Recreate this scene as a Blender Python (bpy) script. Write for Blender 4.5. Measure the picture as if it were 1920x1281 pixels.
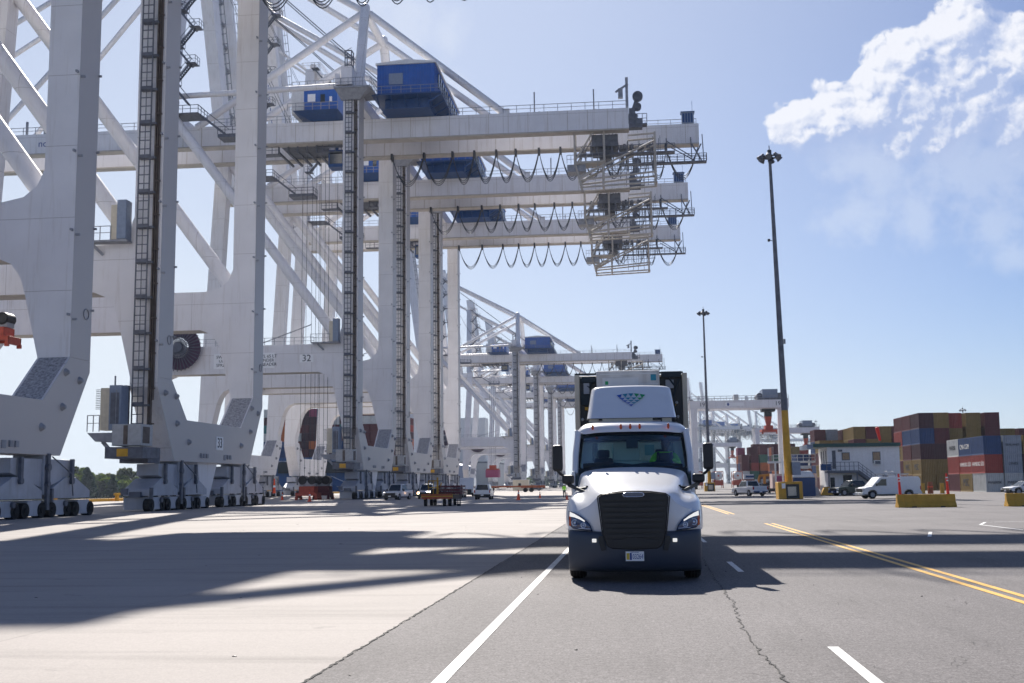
import bpy, bmesh, math, random
from mathutils import Vector, Matrix
R = math.radians
random.seed(7)
S = bpy.context.scene
for o in list(bpy.data.objects): bpy.data.objects.remove(o)

# ---------------------------------------------------------------- camera
EYE = Vector((0, 0, 1.8))
YAW, PITCH, ROLL = 0.102926, 0.124105, -0.012
fwd = Vector((-math.sin(YAW)*math.cos(PITCH), math.cos(YAW)*math.cos(PITCH), math.sin(PITCH)))
rt0 = Vector((math.cos(YAW), math.sin(YAW), 0)); up0 = rt0.cross(fwd)
rt = math.cos(ROLL)*rt0 + math.sin(ROLL)*up0; up = -math.sin(ROLL)*rt0 + math.cos(ROLL)*up0
cd = bpy.data.cameras.new('camera'); cam = bpy.data.objects.new('camera', cd); S.collection.objects.link(cam)
cam.matrix_world = Matrix(((rt.x, up.x, -fwd.x, EYE.x), (rt.y, up.y, -fwd.y, EYE.y), (rt.z, up.z, -fwd.z, EYE.z), (0, 0, 0, 1)))
cd.sensor_width = 36; cd.lens = 36*2150/1920; cd.clip_start = .1; cd.clip_end = 20000
cd.dof.use_dof = True; cd.dof.focus_distance = 23; cd.dof.aperture_fstop = 3.5
S.camera = cam
S.render.resolution_x, S.render.resolution_y = 1024, 683

# ---------------------------------------------------------------- light
SUN = Vector((0.315, -1.28, -1.0)).normalized()          # the way the light travels
EL = math.asin(-SUN.z); AZ = math.atan2(-SUN.x, -SUN.y)
sl = bpy.data.lights.new('sun', 'SUN'); sl.energy = 4.3; sl.angle = R(.42); sl.color = (1, .945, .87)
so = bpy.data.objects.new('sun', sl); S.collection.objects.link(so)
so.rotation_euler = SUN.to_track_quat('-Z', 'Y').to_euler(); so.location = (0, 0, 120)
S.view_settings.view_transform = 'Standard'; S.view_settings.look = 'None'
S.view_settings.exposure = .95; S.view_settings.gamma = 1

W = bpy.data.worlds.new('World'); S.world = W; W.use_nodes = True
nt = W.node_tree; nt.nodes.clear(); N = nt.nodes; LK = nt.links.new
def nd(t, **k):
    n = N.new(t)
    for a, b in k.items(): setattr(n, a, b)
    return n
def ma(op, a, b=None, c=None, clamp=False):
    n = nd('ShaderNodeMath', operation=op, use_clamp=clamp)
    for i, q in enumerate((a, b, c)):
        if q is None: continue
        if isinstance(q, (int, float)): n.inputs[i].default_value = q
        else: LK(q, n.inputs[i])
    return n.outputs[0]
def vm(op, a, b=None, out=0):
    n = nd('ShaderNodeVectorMath', operation=op)
    for i, q in enumerate((a, b)):
        if q is None: continue
        if isinstance(q, (tuple, list, Vector)): n.inputs[i].default_value = tuple(q)
        else: LK(q, n.inputs[i])
    return n.outputs[out]
def ray(px, py): return (rt*((px-960)/2150) + up*((640.5-py)/2150) + fwd).normalized()
sky = nd('ShaderNodeTexSky', sky_type='NISHITA', sun_disc=False, sun_elevation=EL, sun_rotation=AZ)
sky.air_density = 1.0; sky.dust_density = .35; sky.ozone_density = 2.6; sky.altitude = 0
geo = nd('ShaderNodeTexCoord').outputs['Generated']
def field(v, blobs, ns, amp, det=8):
    f = None
    for px, py, r in blobs:
        d = vm('DISTANCE', v, ray(px, py), out=1)
        q = ma('MULTIPLY_ADD', d, -2150/r, 1.0)
        f = q if f is None else ma('SMOOTH_MAX', f, q, .25)
    n = nd('ShaderNodeTexNoise', noise_dimensions='3D'); n.inputs['Scale'].default_value = ns
    n.inputs['Detail'].default_value = det; n.inputs['Roughness'].default_value = .58
    LK(v, n.inputs['Vector'])
    return ma('ADD', f, ma('MULTIPLY', ma('SUBTRACT', n.outputs[0], .5), amp))
CUM = [(1500,236,60),(1560,224,66),(1640,212,74),(1668,145,66),(1700,105,56),(1725,190,90),(1790,62,66),(1815,120,84),(1850,180,92),(1905,110,80),(1770,245,60),(1680,262,46),(1910,220,80)]
toward = (rt*-.62 + up*.78)
def blobs(v):
    f = None
    for px, py, r in CUM:
        q = ma('MULTIPLY_ADD', vm('DISTANCE', v, ray(px, py), out=1), -2150/r, 1.0)
        f = q if f is None else ma('SMOOTH_MAX', f, q, .14)
    return f
def billow(v):
    n = nd('ShaderNodeTexNoise', noise_dimensions='3D', noise_type='RIDGED_MULTIFRACTAL'); n.inputs['Scale'].default_value = 44; n.inputs['Detail'].default_value = 7; n.inputs['Roughness'].default_value = .60
    n.inputs['Lacunarity'].default_value = 2.3; n.inputs['Offset'].default_value = .85; n.inputs['Gain'].default_value = 1.4; LK(v, n.inputs['Vector']); m_ = nd('ShaderNodeTexNoise', noise_dimensions='3D'); m_.inputs['Scale'].default_value = 26; m_.inputs['Detail'].default_value = 9; m_.inputs['Roughness'].default_value = .6; LK(v, m_.inputs['Vector'])
    return ma('MULTIPLY_ADD', n.outputs[0], -.18, ma('MULTIPLY_ADD', m_.outputs[0], 1.15, -.62))
F1 = blobs(geo); F2 = blobs(vm('ADD', geo, toward*.022)); B1 = billow(geo); B2 = billow(vm('ADD', geo, toward*.005))
f1 = ma('ADD', ma('ADD', F1, B1), .30)
wid = nd('ShaderNodeMapRange', clamp=True); LK(ma('SUBTRACT', F1, F2), wid.inputs[0]); wid.inputs[1].default_value = -.35; wid.inputs[2].default_value = .35; wid.inputs[3].default_value = .95; wid.inputs[4].default_value = .13
a1o = ma('DIVIDE', ma('SUBTRACT', f1, .06), wid.outputs[0], clamp=True)
b1 = ma('ADD', ma('MULTIPLY', ma('SUBTRACT', B1, B2), 3.8), ma('MULTIPLY_ADD', ma('SUBTRACT', F1, F2), 1.25, .20), clamp=True)
SOFT = [(1640,320,110),(1760,330,140),(1880,330,150),(1600,400,90),(1720,410,90),(1860,430,110),(1780,270,120),(1900,480,70),(770,50,95),(700,20,70),(835,70,70),(862,165,60),(820,200,50),(640,10,70)]
f3 = field(geo, SOFT, 30, 2.3, 7)
a3 = nd('ShaderNodeMapRange', interpolation_type='SMOOTHSTEP'); LK(f3, a3.inputs[0]); a3.inputs[1].default_value = .10; a3.inputs[2].default_value = .95; a3.inputs[4].default_value = .34
def mixc(f, a, b):
    n = nd('ShaderNodeMix', data_type='RGBA'); 
    for i, q in ((0, f), (6, a), (7, b)):
        if isinstance(q, (int, float)): n.inputs[i].default_value = q
        elif isinstance(q, tuple): n.inputs[i].default_value = (*q, 1)
        else: LK(q, n.inputs[i])
    return n.outputs[2]
skyc = vm('MULTIPLY', sky.outputs[0], (.68, .735, .96))
sdot = vm('DOT_PRODUCT', geo, -SUN, out=1)
gl = ma('MULTIPLY', ma('POWER', ma('MULTIPLY_ADD', sdot, 1/.24, -.76/.24, clamp=True), 1.3), .62)      # bright milky air round the sun
hz = nd('ShaderNodeSeparateXYZ'); LK(geo, hz.inputs[0])
hf = ma('MULTIPLY', ma('POWER', 2.718, ma('MULTIPLY', ma('MAXIMUM', hz.outputs[2], 0.0), -13)), .6)       # pale band above the horizon
CLB = 10.0
skyc = mixc(gl, skyc, (.70*CLB, .78*CLB, .93*CLB)); skyc = mixc(hf, skyc, (.60*CLB, .73*CLB, .88*CLB))
lw = ma('MULTIPLY', ma('MULTIPLY_ADD', hz.outputs[0], -2.1, .72, clamp=False), ma('POWER', 2.718, ma('MULTIPLY', ma('MAXIMUM', hz.outputs[2], 0.0), -4.2)))   # the washed-out low sky on the sun's side
fr_ = nd('ShaderNodeMapRange', clamp=True); LK(hz.outputs[1], fr_.inputs[0]); fr_.inputs[1].default_value = .2; fr_.inputs[2].default_value = .7
skyc = mixc(ma('MULTIPLY', ma('MINIMUM', ma('MAXIMUM', lw, 0.0), .92), fr_.outputs[0]), skyc, (.84*CLB, .91*CLB, .99*CLB))
cc = mixc(b1, (.45*CLB, .55*CLB, .82*CLB), (.98*CLB, .99*CLB, 1.05*CLB))
c0 = mixc(a3.outputs[0], skyc, (.84*CLB, .89*CLB, .99*CLB))
c1 = mixc(ma('MULTIPLY', a1o, .92), c0, cc)
bg = nd('ShaderNodeBackground'); bg.inputs[1].default_value = .05; LK(c1, bg.inputs[0])
LK(bg.outputs[0], nd('ShaderNodeOutputWorld').inputs[0])

# ---------------------------------------------------------------- materials
def mat(name, col, rough=.5, metal=0., var=.08, scale=3., bump=0., dirt=0., emit=None, spec=.5, coat=0., seam=0.):
    m = bpy.data.materials.new(name); m.use_nodes = True; t = m.node_tree; b = t.nodes['Principled BSDF']
    b.inputs['Roughness'].default_value = rough; b.inputs['Metallic'].default_value = metal
    b.inputs['Specular IOR Level'].default_value = spec; b.inputs['Coat Weight'].default_value = coat
    tc = t.nodes.new('ShaderNodeTexCoord'); nz = t.nodes.new('ShaderNodeTexNoise')
    nz.inputs['Scale'].default_value = scale; nz.inputs['Detail'].default_value = 6
    t.links.new(tc.outputs['Object'], nz.inputs['Vector'])
    mp = t.nodes.new('ShaderNodeMapRange'); t.links.new(nz.outputs[0], mp.inputs[0])
    mp.inputs[1].default_value = .3; mp.inputs[2].default_value = .7; mp.inputs[3].default_value = 1-var; mp.inputs[4].default_value = 1+var
    mx = t.nodes.new('ShaderNodeVectorMath'); mx.operation = 'SCALE'; mx.inputs[0].default_value = col
    t.links.new(mp.outputs[0], mx.inputs['Scale']); last = mx.outputs[0]
    if dirt:
        mpv = t.nodes.new('ShaderNodeMapping'); mpv.inputs['Scale'].default_value = (1.7, 1.7, .12)
        t.links.new(tc.outputs['Object'], mpv.inputs[0])
        n2 = t.nodes.new('ShaderNodeTexNoise'); n2.inputs['Scale'].default_value = 1.6; n2.inputs['Detail'].default_value = 8; n2.inputs['Roughness'].default_value = .65
        t.links.new(mpv.outputs[0], n2.inputs['Vector'])
        m2 = t.nodes.new('ShaderNodeMapRange'); t.links.new(n2.outputs[0], m2.inputs[0]); m2.inputs[1].default_value = .52; m2.inputs[2].default_value = .8; m2.inputs[4].default_value = dirt
        mm = t.nodes.new('ShaderNodeMix'); mm.data_type = 'RGBA'; t.links.new(m2.outputs[0], mm.inputs[0]); t.links.new(last, mm.inputs[6])
        mm.inputs[7].default_value = (col[0]*.5, col[1]*.42, col[2]*.33, 1); last = mm.outputs[2]
    if seam:                                                # welded plate joints
        sx = t.nodes.new('ShaderNodeSeparateXYZ'); t.links.new(tc.outputs['Object'], sx.inputs[0]); f_ = None
        for ax, per in (('Z', seam), ('X', seam*1.3)):
            pp = t.nodes.new('ShaderNodeMath'); pp.operation = 'PINGPONG'; pp.inputs[1].default_value = per/2; t.links.new(sx.outputs[ax], pp.inputs[0])
            lt = t.nodes.new('ShaderNodeMath'); lt.operation = 'LESS_THAN'; lt.inputs[1].default_value = .02; t.links.new(pp.outputs[0], lt.inputs[0])
            if f_ is None: f_ = lt.outputs[0]
            else: mxx = t.nodes.new('ShaderNodeMath'); mxx.operation = 'MAXIMUM'; t.links.new(f_, mxx.inputs[0]); t.links.new(lt.outputs[0], mxx.inputs[1]); f_ = mxx.outputs[0]
        ms = t.nodes.new('ShaderNodeMix'); ms.data_type = 'RGBA'; t.links.new(f_, ms.inputs[0]); t.links.new(last, ms.inputs[6]); ms.inputs[7].default_value = (col[0]*.62, col[1]*.6, col[2]*.58, 1); last = ms.outputs[2]
    t.links.new(last, b.inputs['Base Color'])
    if bump:
        bp = t.nodes.new('ShaderNodeBump'); bp.inputs['Strength'].default_value = bump; bp.inputs['Distance'].default_value = .02
        t.links.new(nz.outputs[0], bp.inputs['Height']); t.links.new(bp.outputs[0], b.inputs['Normal'])
    if emit:
        b.inputs['Emission Color'].default_value = (*emit[0], 1); b.inputs['Emission Strength'].default_value = emit[1]
    return m
M = dict(
 crane=mat('crane_paint', (.80, .785, .795), .42, var=.05, scale=.35, dirt=.42, seam=5.2),
 bog=mat('bogie_grey_paint', (.42, .44, .49), .5, var=.12, scale=.8, dirt=.5),
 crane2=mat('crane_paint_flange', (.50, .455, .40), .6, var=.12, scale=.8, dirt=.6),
 grip=mat('grip_coating', (.34, .34, .36), .9, var=.5, scale=6),
 steel=mat('dark_galvanised', (.13, .14, .17), .6, .2, var=.25, scale=2),
 steel2=mat('mid_galvanised', (.30, .31, .34), .55, .2, var=.2, scale=2),
 rust=mat('rusty_steel', (.13, .105, .09), .8, var=.3, scale=2),
 cable=mat('black_cable', (.025, .03, .045), .5),
 black=mat('black_plastic', (.014, .015, .018), .45, var=.1),
 rubber=mat('tyre_rubber', (.012, .012, .013), .85, var=.2, scale=8),
 blue=mat('machinery_blue', (.012, .105, .42), .35, var=.12, scale=1.2, dirt=.2),
 dblue=mat('deck_blue', (.010, .06, .20), .5, var=.15),
 cab=mat('cabin_blue_grey', (.22, .27, .36), .4, var=.1),
 wht=mat('white_sheet', (.72, .72, .71), .45, var=.06, dirt=.2),
 reel=mat('reel_purple', (.09, .045, .085), .6, var=.2),
 red=mat('spreader_red', (.42, .06, .03), .5, var=.2),
 yellow=mat('safety_yellow', (.60, .33, .03), .6, var=.12, scale=2, dirt=.45),
 signw=mat('sign_white', (.92, .92, .92), .5, var=.02), ink=mat('sign_ink', (.015, .02, .035), .6, var=0),
 inkblue=mat('lettering_blue', (.03, .07, .28), .5, var=0),
 glassd=mat('dark_window', (.012, .02, .028), .08, spec=.8, var=.0),
 grey=mat('cabinet_grey', (.42, .43, .44), .5, var=.1, dirt=.2),
 cream=mat('cream_paint', (.62, .56, .44), .5, var=.08, dirt=.3),
 orange=mat('cone_orange', (.85, .10, .03), .5, var=.05), wood=mat('chipboard', (.38, .27, .17), .8, var=.2, scale=5),
)

# ---------------------------------------------------------------- mesh helpers
class MB:
    def __init__(s): s.v = []; s.f = []; s.m = []
    def add(s, vs, fs, sm=False):
        b = len(s.v); s.v += [tuple(v) for v in vs]
        for f in fs: s.f.append([b+i for i in f]); s.m.append(sm)
        return s
    def box(s, x0, x1, y0, y1, z0, z1):
        return s.add([(x, y, z) for z in (z0, z1) for y in (y0, y1) for x in (x0, x1)],
                     [(0,2,3,1),(4,5,7,6),(0,1,5,4),(2,6,7,3),(0,4,6,2),(1,3,7,5)])
    def frus(s, b, t, z0, z1):                              # b, t = (x0,x1,y0,y1)
        return s.add([(x, y, z0) for y in b[2:] for x in b[:2]]+[(x, y, z1) for y in t[2:] for x in t[:2]],
                     [(0,2,3,1),(4,5,7,6),(0,1,5,4),(2,6,7,3),(0,4,6,2),(1,3,7,5)])
    def bar(s, p, q, w, h=None):
        p, q = Vector(p), Vector(q); h = h or w; d = (q-p)
        if d.length < 1e-6: return s
        d.normalize(); u = Vector((0, 0, 1)) if abs(d.z) < .95 else Vector((0, 1, 0))
        a = d.cross(u).normalized()*w/2; b = a.normalized().cross(d).normalized()*h/2
        vs = [c+i*a+j*b for c in (p, q) for j in (-1, 1) for i in (-1, 1)]
        return s.add(vs, [(0,2,3,1),(4,5,7,6),(0,1,5,4),(2,6,7,3),(0,4,6,2),(1,3,7,5)])
    def path(s, pts, r, n=6, cap=True, rr=None):
        pts = [Vector(p) for p in pts]; rings = []; u = None
        for i, p in enumerate(pts):
            d = (pts[min(i+1, len(pts)-1)]-pts[max(i-1, 0)]).normalized()
            if u is None: u = d.orthogonal().normalized()
            u = (u-d*u.dot(d)).normalized(); w = d.cross(u)
            q = rr[i] if rr else r
            rings.append([p+q*(math.cos(6.28319*k/n)*u+math.sin(6.28319*k/n)*w) for k in range(n)])
        vs = [v for g in rings for v in g]
        fs = [(i*n+k, i*n+(k+1) % n, (i+1)*n+(k+1) % n, (i+1)*n+k) for i in range(len(pts)-1) for k in range(n)]
        s.add(vs, fs, True)
        if cap: s.add(rings[0], [tuple(range(n))[::-1]]); s.add(rings[-1], [tuple(range(n))])
        return s
    def tube(s, p, q, r, r2=None, n=12): return s.path([p, q], r, n, rr=[r, r if r2 is None else r2])
    def prism(s, pts, ax, a, b):
        def P(u, v, w): return {'x': (w, u, v), 'y': (u, w, v), 'z': (u, v, w)}[ax]
        n = len(pts); vs = [P(u, v, a) for u, v in pts]+[P(u, v, b) for u, v in pts]
        return s.add(vs, [tuple(range(n))[::-1], tuple(range(n, 2*n))]+[(i, (i+1) % n, n+(i+1) % n, n+i) for i in range(n)])
    def loft(s, secs, sm=True, cap=True):
        n = len(secs[0]); vs = [v for c in secs for v in c]
        s.add(vs, [(i*n+k, i*n+k+1, (i+1)*n+k+1, (i+1)*n+k) for i in range(len(secs)-1) for k in range(n-1)], sm)
        return s
    def ball(s, c, r, nu=12, nv=8, sc=(1, 1, 1)):
        vs = []; fs = []
        for j in range(nv+1):
            th = math.pi*j/nv
            for i in range(nu): vs.append((c[0]+sc[0]*r*math.sin(th)*math.cos(6.28319*i/nu), c[1]+sc[1]*r*math.sin(th)*math.sin(6.28319*i/nu), c[2]+sc[2]*r*math.cos(th)))
        for j in range(nv):
            for i in range(nu): fs.append((j*nu+i, j*nu+(i+1) % nu, (j+1)*nu+(i+1) % nu, (j+1)*nu+i))
        return s.add(vs, fs, True)
    def rail(s, pts, h=1.1, st=1.9, w=.07):
        for p, q in zip(pts, pts[1:]):
            p, q = Vector(p), Vector(q); n = max(1, round((q-p).length/st)); z = Vector((0, 0, 1))
            s.bar(p+z*h, q+z*h, w); s.bar(p+z*h*.52, q+z*h*.52, w*.8)
            for i in range(n+1):
                c = p.lerp(q, i/n); s.bar(c, c+z*h, w)
        return s
    def ring(s, c, ax, r, t, n=20):
        c = Vector(c); pts = []
        for k in range(n+1):
            a = 6.28319*k/n; u, v = r*math.cos(a), r*math.sin(a)
            pts.append(c+Vector({'x': (0, u, v), 'y': (u, 0, v), 'z': (u, v, 0)}[ax]))
        return s.path(pts, t, 6, cap=False)
    def build(s, name, m, par=None, bev=0, sub=0, rec=True):
        me = bpy.data.meshes.new(name); me.from_pydata(s.v, [], s.f)
        me.polygons.foreach_set('use_smooth', s.m); me.materials.append(M[m] if isinstance(m, str) else m)
        if rec:
            b = bmesh.new(); b.from_mesh(me); bmesh.ops.recalc_face_normals(b, faces=b.faces); b.to_mesh(me); b.free()
        me.update(); o = bpy.data.objects.new(name, me); S.collection.objects.link(o)
        if par: o.parent = par
        if bev:
            q = o.modifiers.new('bevel', 'BEVEL'); q.width = bev; q.segments = 2; q.limit_method = 'ANGLE'; q.angle_limit = R(35)
        if sub:
            q = o.modifiers.new('subsurf', 'SUBSURF'); q.levels = q.render_levels = sub
        return o
def tag(o, label=None, cat=None, group=None, kind=None):
    for k, v in (('label', label), ('category', cat), ('group', group), ('kind', kind)):
        if v: o[k] = v
    return o
def thing(name, label, cat, loc=(0, 0, 0), rz=0, group=None):
    o = bpy.data.objects.new(name, None); S.collection.objects.link(o); o.location = loc; o.rotation_euler.z = rz
    o.empty_display_size = .2
    return tag(o, label, cat, group)
def dup(root, loc, rz=None, label=None, group=None, scale=None, skip=(), par=None):
    c = root.copy(); S.collection.objects.link(c); c.parent = par
    if par is None:
        c.location = loc
        if rz is not None: c.rotation_euler.z = rz
        if scale: c.scale = scale
        if label: c['label'] = label
        if group: c['group'] = group
    for ch in root.children:
        if ch.name.split('.')[0] not in skip: dup(ch, None, par=c)
    return c
def text(s, size, loc, rot, m, par, name='lettering', ext=.01, align='CENTER', sx=1.0):
    cu = bpy.data.curves.new('t', 'FONT'); cu.body = s; cu.size = size; cu.align_x = align; cu.align_y = 'CENTER'; cu.extrude = ext; cu.resolution_u = 3
    t = bpy.data.objects.new('t', cu); S.collection.objects.link(t); bpy.context.view_layer.update()
    me = bpy.data.meshes.new_from_object(t.evaluated_get(bpy.context.evaluated_depsgraph_get()))
    bpy.data.objects.remove(t); me.materials.clear(); me.materials.append(M[m] if isinstance(m, str) else m)
    o = bpy.data.objects.new(name, me); S.collection.objects.link(o); o.parent = par; o.location = loc; o.rotation_euler = rot; o.scale = (sx, 1, 1)
    return o
FRONT = (R(90), 0, 0)                                       # lettering that faces -Y
RIGHT = (R(90), 0, R(90))                                   # lettering that faces +X
LEFT = (R(90), 0, R(-90))                                   # lettering that faces -X
# ================================================================ THE GROUND
def paving(name, col, var, speck, stain, rough=.85, spec=.3, slab=None, bump=.25, along=(1.1, .12, 1)):
    m = bpy.data.materials.new(name); m.use_nodes = True; t = m.node_tree; b = t.nodes['Principled BSDF']; L = t.links.new
    b.inputs['Roughness'].default_value = rough; b.inputs['Specular IOR Level'].default_value = spec
    tc = t.nodes.new('ShaderNodeTexCoord').outputs['Object']
    def noise(sc, det, ro=.6, vec=tc):
        n = t.nodes.new('ShaderNodeTexNoise'); n.inputs['Scale'].default_value = sc; n.inputs['Detail'].default_value = det; n.inputs['Roughness'].default_value = ro
        L(vec, n.inputs['Vector']); return n.outputs[0]
    def mr(q, a, c, lo, hi):
        n = t.nodes.new('ShaderNodeMapRange'); L(q, n.inputs[0])
        for i, v in zip((1, 2, 3, 4), (a, c, lo, hi)): n.inputs[i].default_value = v
        return n.outputs[0]
    def mul(a, c):
        n = t.nodes.new('ShaderNodeMath'); n.operation = 'MULTIPLY'; L(a, n.inputs[0]); L(c, n.inputs[1]); return n.outputs[0]
    fine = noise(38, 3, .7); agg = noise(11, 4, .75); big = noise(.18, 7, .6)
    mp = t.nodes.new('ShaderNodeMapping'); mp.inputs['Scale'].default_value = along; L(tc, mp.inputs[0])
    streak = noise(1.0, 6, .62, mp.outputs[0])
    f = mul(mr(fine, .3, .7, 1-speck, 1+speck), mr(big, .3, .7, 1-var, 1+var))
    f = mul(f, mr(agg, .3, .75, 1-speck*.6, 1+speck*.6)); f = mul(f, mr(streak, .5, .78, 1, 1-stain))
    spots = noise(.9, 5, .55); f = mul(f, mr(spots, .66, .74, 1, 1-stain*.9))
    if slab:
        br = t.nodes.new('ShaderNodeTexBrick'); br.offset = 0; br.inputs['Scale'].default_value = 1; br.inputs['Mortar Size'].default_value = .012
        br.inputs['Brick Width'].default_value = slab; br.inputs['Row Height'].default_value = slab; L(tc, br.inputs['Vector'])
        br.inputs['Color1'].default_value = (1, 1, 1, 1); br.inputs['Color2'].default_value = (.94, .94, .94, 1); br.inputs['Mortar'].default_value = (.72, .7, .68, 1)
        sp = t.nodes.new('ShaderNodeSeparateColor'); L(br.outputs[0], sp.inputs[0]); f = mul(f, sp.outputs[0])
    s = t.nodes.new('ShaderNodeVectorMath'); s.operation = 'SCALE'; s.inputs[0].default_value = col; L(f, s.inputs['Scale']); L(s.outputs[0], b.inputs['Base Color'])
    bp = t.nodes.new('ShaderNodeBump'); bp.inputs['Strength'].default_value = bump; bp.inputs['Distance'].default_value = .01
    L(fine, bp.inputs['Height']); L(bp.outputs[0], b.inputs['Normal'])
    return m
M['asphalt'] = paving('asphalt', (.160, .148, .148), .16, .62, .26)
M['concrete'] = paving('concrete', (.385, .35, .325), .08, .13, .34, slab=7.6, bump=.1, along=(.10, 1.3, 1))
def sheet(name, pts, z, m, kind='structure', **k):
    b = MB(); b.add([(x, y, z) for x, y in pts], [tuple(range(len(pts)))]); o = b.build(name, m, rec=False); tag(o, kind=kind, **k); return o
g = MB(); g.add([(-79.5,-120,0),(6000,-120,0),(6000,9000,0),(-79.5,9000,0),(-79.5,-120,-4),(-79.5,9000,-4)], [(0,1,2,3),(4,0,3,5)])
tag(g.build('ground', 'asphalt', rec=False), kind='structure')
sheet('concrete_apron', [(-78.9,-100),(-3.07,-100),(-3.07,900),(-78.9,900)], .004, 'concrete')
M['water'] = mat('river_water', (.10, .13, .16), .12, var=.1, scale=.3, bump=.6, spec=.6)
sheet('water', [(-4000,-500),(-79.4,-500),(-79.4,9000),(-4000,9000)], -3.0, 'water')
M['paint'] = mat('road_paint_white', (.70, .70, .68), .6, var=.2, scale=9, dirt=.55)
M['painty'] = mat('road_paint_yellow', (.74, .40, .04), .6, var=.2, scale=9, dirt=.5)
def stripe(x, y0, y1, w, m, name, z=.006): 
    b = MB(); b.add([(x-w/2, y0, z), (x+w/2, y0, z), (x+w/2, y1, z), (x-w/2, y1, z)], [(0,1,2,3)]); return tag(b.build(name, m, rec=False), kind='structure')
stripe(-1.82, -5, 320, .13, 'paint', 'lane_line')
for i in range(24):
    y = 9.9-11.6+i*11.65
    if i == 1: stripe(2.12, 9.6, 13.1, .12, 'paint', 'lane_dash')
    else: stripe(2.12, y+3.0-.8, y+6.0-.8, .12, 'paint', 'lane_dash')
stripe(5.63, -5, 51, .13, 'painty', 'yellow_line'); stripe(5.93, -5, 51, .13, 'painty', 'yellow_line')
stripe(5.3, 66, 95, .13, 'painty', 'yellow_line'); stripe(5.6, 66, 95, .13, 'painty', 'yellow_line')
# faint white bay marking on the right
b = MB()
for p, q in [((13.6,42.5),(13.6,47.5)),((13.6,47.5),(14.6,50.3)),((14.6,50.3),(19,51)),((9.3,38),(10.2,41.5)),((12.5,30),(13.2,33.5)),((16.5,36),(19.5,40))]:
    d = (Vector(q)-Vector(p)).normalized(); n_ = Vector((-d.y, d.x))*.06; a_, c_ = Vector(p), Vector(q)
    b.add([(*(a_-n_), .006), (*(a_+n_), .006), (*(c_+n_), .006), (*(c_-n_), .006)], [(0,1,2,3)])
tag(b.build('bay_marking', 'paint'), kind='structure')
# crack down the lane and broken joint between asphalt and concrete
M['crackm'] = mat('crack_dark', (.045, .043, .042), .95, var=.3, scale=20)
def crack(pts, w, seed, name, step=.12, jit=.035, z=.0075):
    rn = random.Random(seed); P = []
    for p, q in zip(pts, pts[1:]):
        n_ = max(2, int(math.dist(p, q)/step))
        for i in range(n_): P.append((p[0]+(q[0]-p[0])*i/n_+rn.uniform(-jit, jit), p[1]+(q[1]-p[1])*i/n_))
    b = MB(); vs = []; fs = []
    for i, p in enumerate(P):
        ww = w*rn.uniform(.25, 1.2); vs += [(p[0]-ww/2, p[1], z), (p[0]+ww/2, p[1], z)]
        if i: fs.append((2*i-2, 2*i-1, 2*i+1, 2*i))
    b.add(vs, fs); return tag(b.build(name, 'crackm', rec=False), kind='structure')
crack([(1.35,8),(1.34,10.8),(1.30,12.3),(1.29,14.7),(1.45,17.8),(1.47,21.6),(1.6,27.5),(1.5,60)], .022, 3, 'road_crack')
crack([(-3.08,6),(-3.08,120)], .035, 5, 'pavement_joint', .1, .015)
rc = random.Random(21)
for i in range(34):
    x, y = rc.uniform(2.6, 5.2), rc.uniform(10.5, 18); a_ = rc.uniform(0, 3.14); l_ = rc.uniform(.15, .6)
    crack([(x, y), (x+l_*math.cos(a_), y+l_*math.sin(a_)), (x+l_*math.cos(a_)+rc.uniform(-.3,.3), y+l_*math.sin(a_)+rc.uniform(0,.4))], .006, 30+i, 'road_crack', .05, .02)
for i in range(7):
    y = 11+i*1.7; crack([(1.36, y), (1.36+rc.choice((-1,1))*rc.uniform(.15,.45), y+rc.uniform(.1,.5))], .009, 80+i, 'road_crack', .05, .02)
crack([(8.5,27),(14,30)], .03, 11, 'road_crack', .3)
# crane rail sunk in the apron, tyre marks
M['railm'] = mat('rail_dark', (.06, .055, .05), .6, .4, var=.3)
for x in (-39.7, -71.6): stripe(x, -60, 900, .22, 'railm', 'crane_rail', .0065)
# little stones and scraps on the concrete
rn = random.Random(2); b = MB()
for i in range(34):
    x = rn.uniform(-19, -3.6); y = rn.uniform(11, 60); s_ = rn.uniform(.012, .035)
    b.ball((x, y, .006), s_, 5, 4, (rn.uniform(1,2.2), rn.uniform(.5,1), .3))
for i in range(26):
    x = rn.uniform(-2.8, 9); y = rn.uniform(10, 40); s_ = rn.uniform(.006, .014); b.ball((x, y, .008), s_, 6, 4, (1.6, 1, .5))
tag(b.build('grit', 'black'), 'dark scraps and grit scattered over the pavement', 'grit', kind='stuff')
# quay edge: yellow kerb beam and bollards
b = MB(); b.box(-79.4, -78.9, -60, 900, 0, .45); tag(b.build('quay_kerb', 'yellow', bev=.03), 'long yellow kerb beam along the edge of the quay', 'kerb')
b0 = None
for i, y in enumerate((150, 169, 187.5, 206, 225, 243, 262, 281)):
    nm = ['first','second','third','fourth','fifth','sixth','seventh','eighth'][i]
    lab = f'{nm} yellow mooring bollard along the quay edge, counted from the near end'
    if b0 is None:
        b0 = thing('mooring_bollard', lab, 'bollard', (-78.2, y, 0), group='yellow mooring bollards on the quay edge')
        k = MB(); k.tube((0,0,0),(0,0,.9),.32,.30); k.tube((0,0,.9),(0,0,1.25),.55,.5); k.build('post', 'yellow', b0); k = MB(); k.box(-.6,.6,-.6,.6,0,.08); k.build('base_plate', 'yellow', b0)
    else: dup(b0, (-78.2, y, 0), label=lab)
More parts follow.
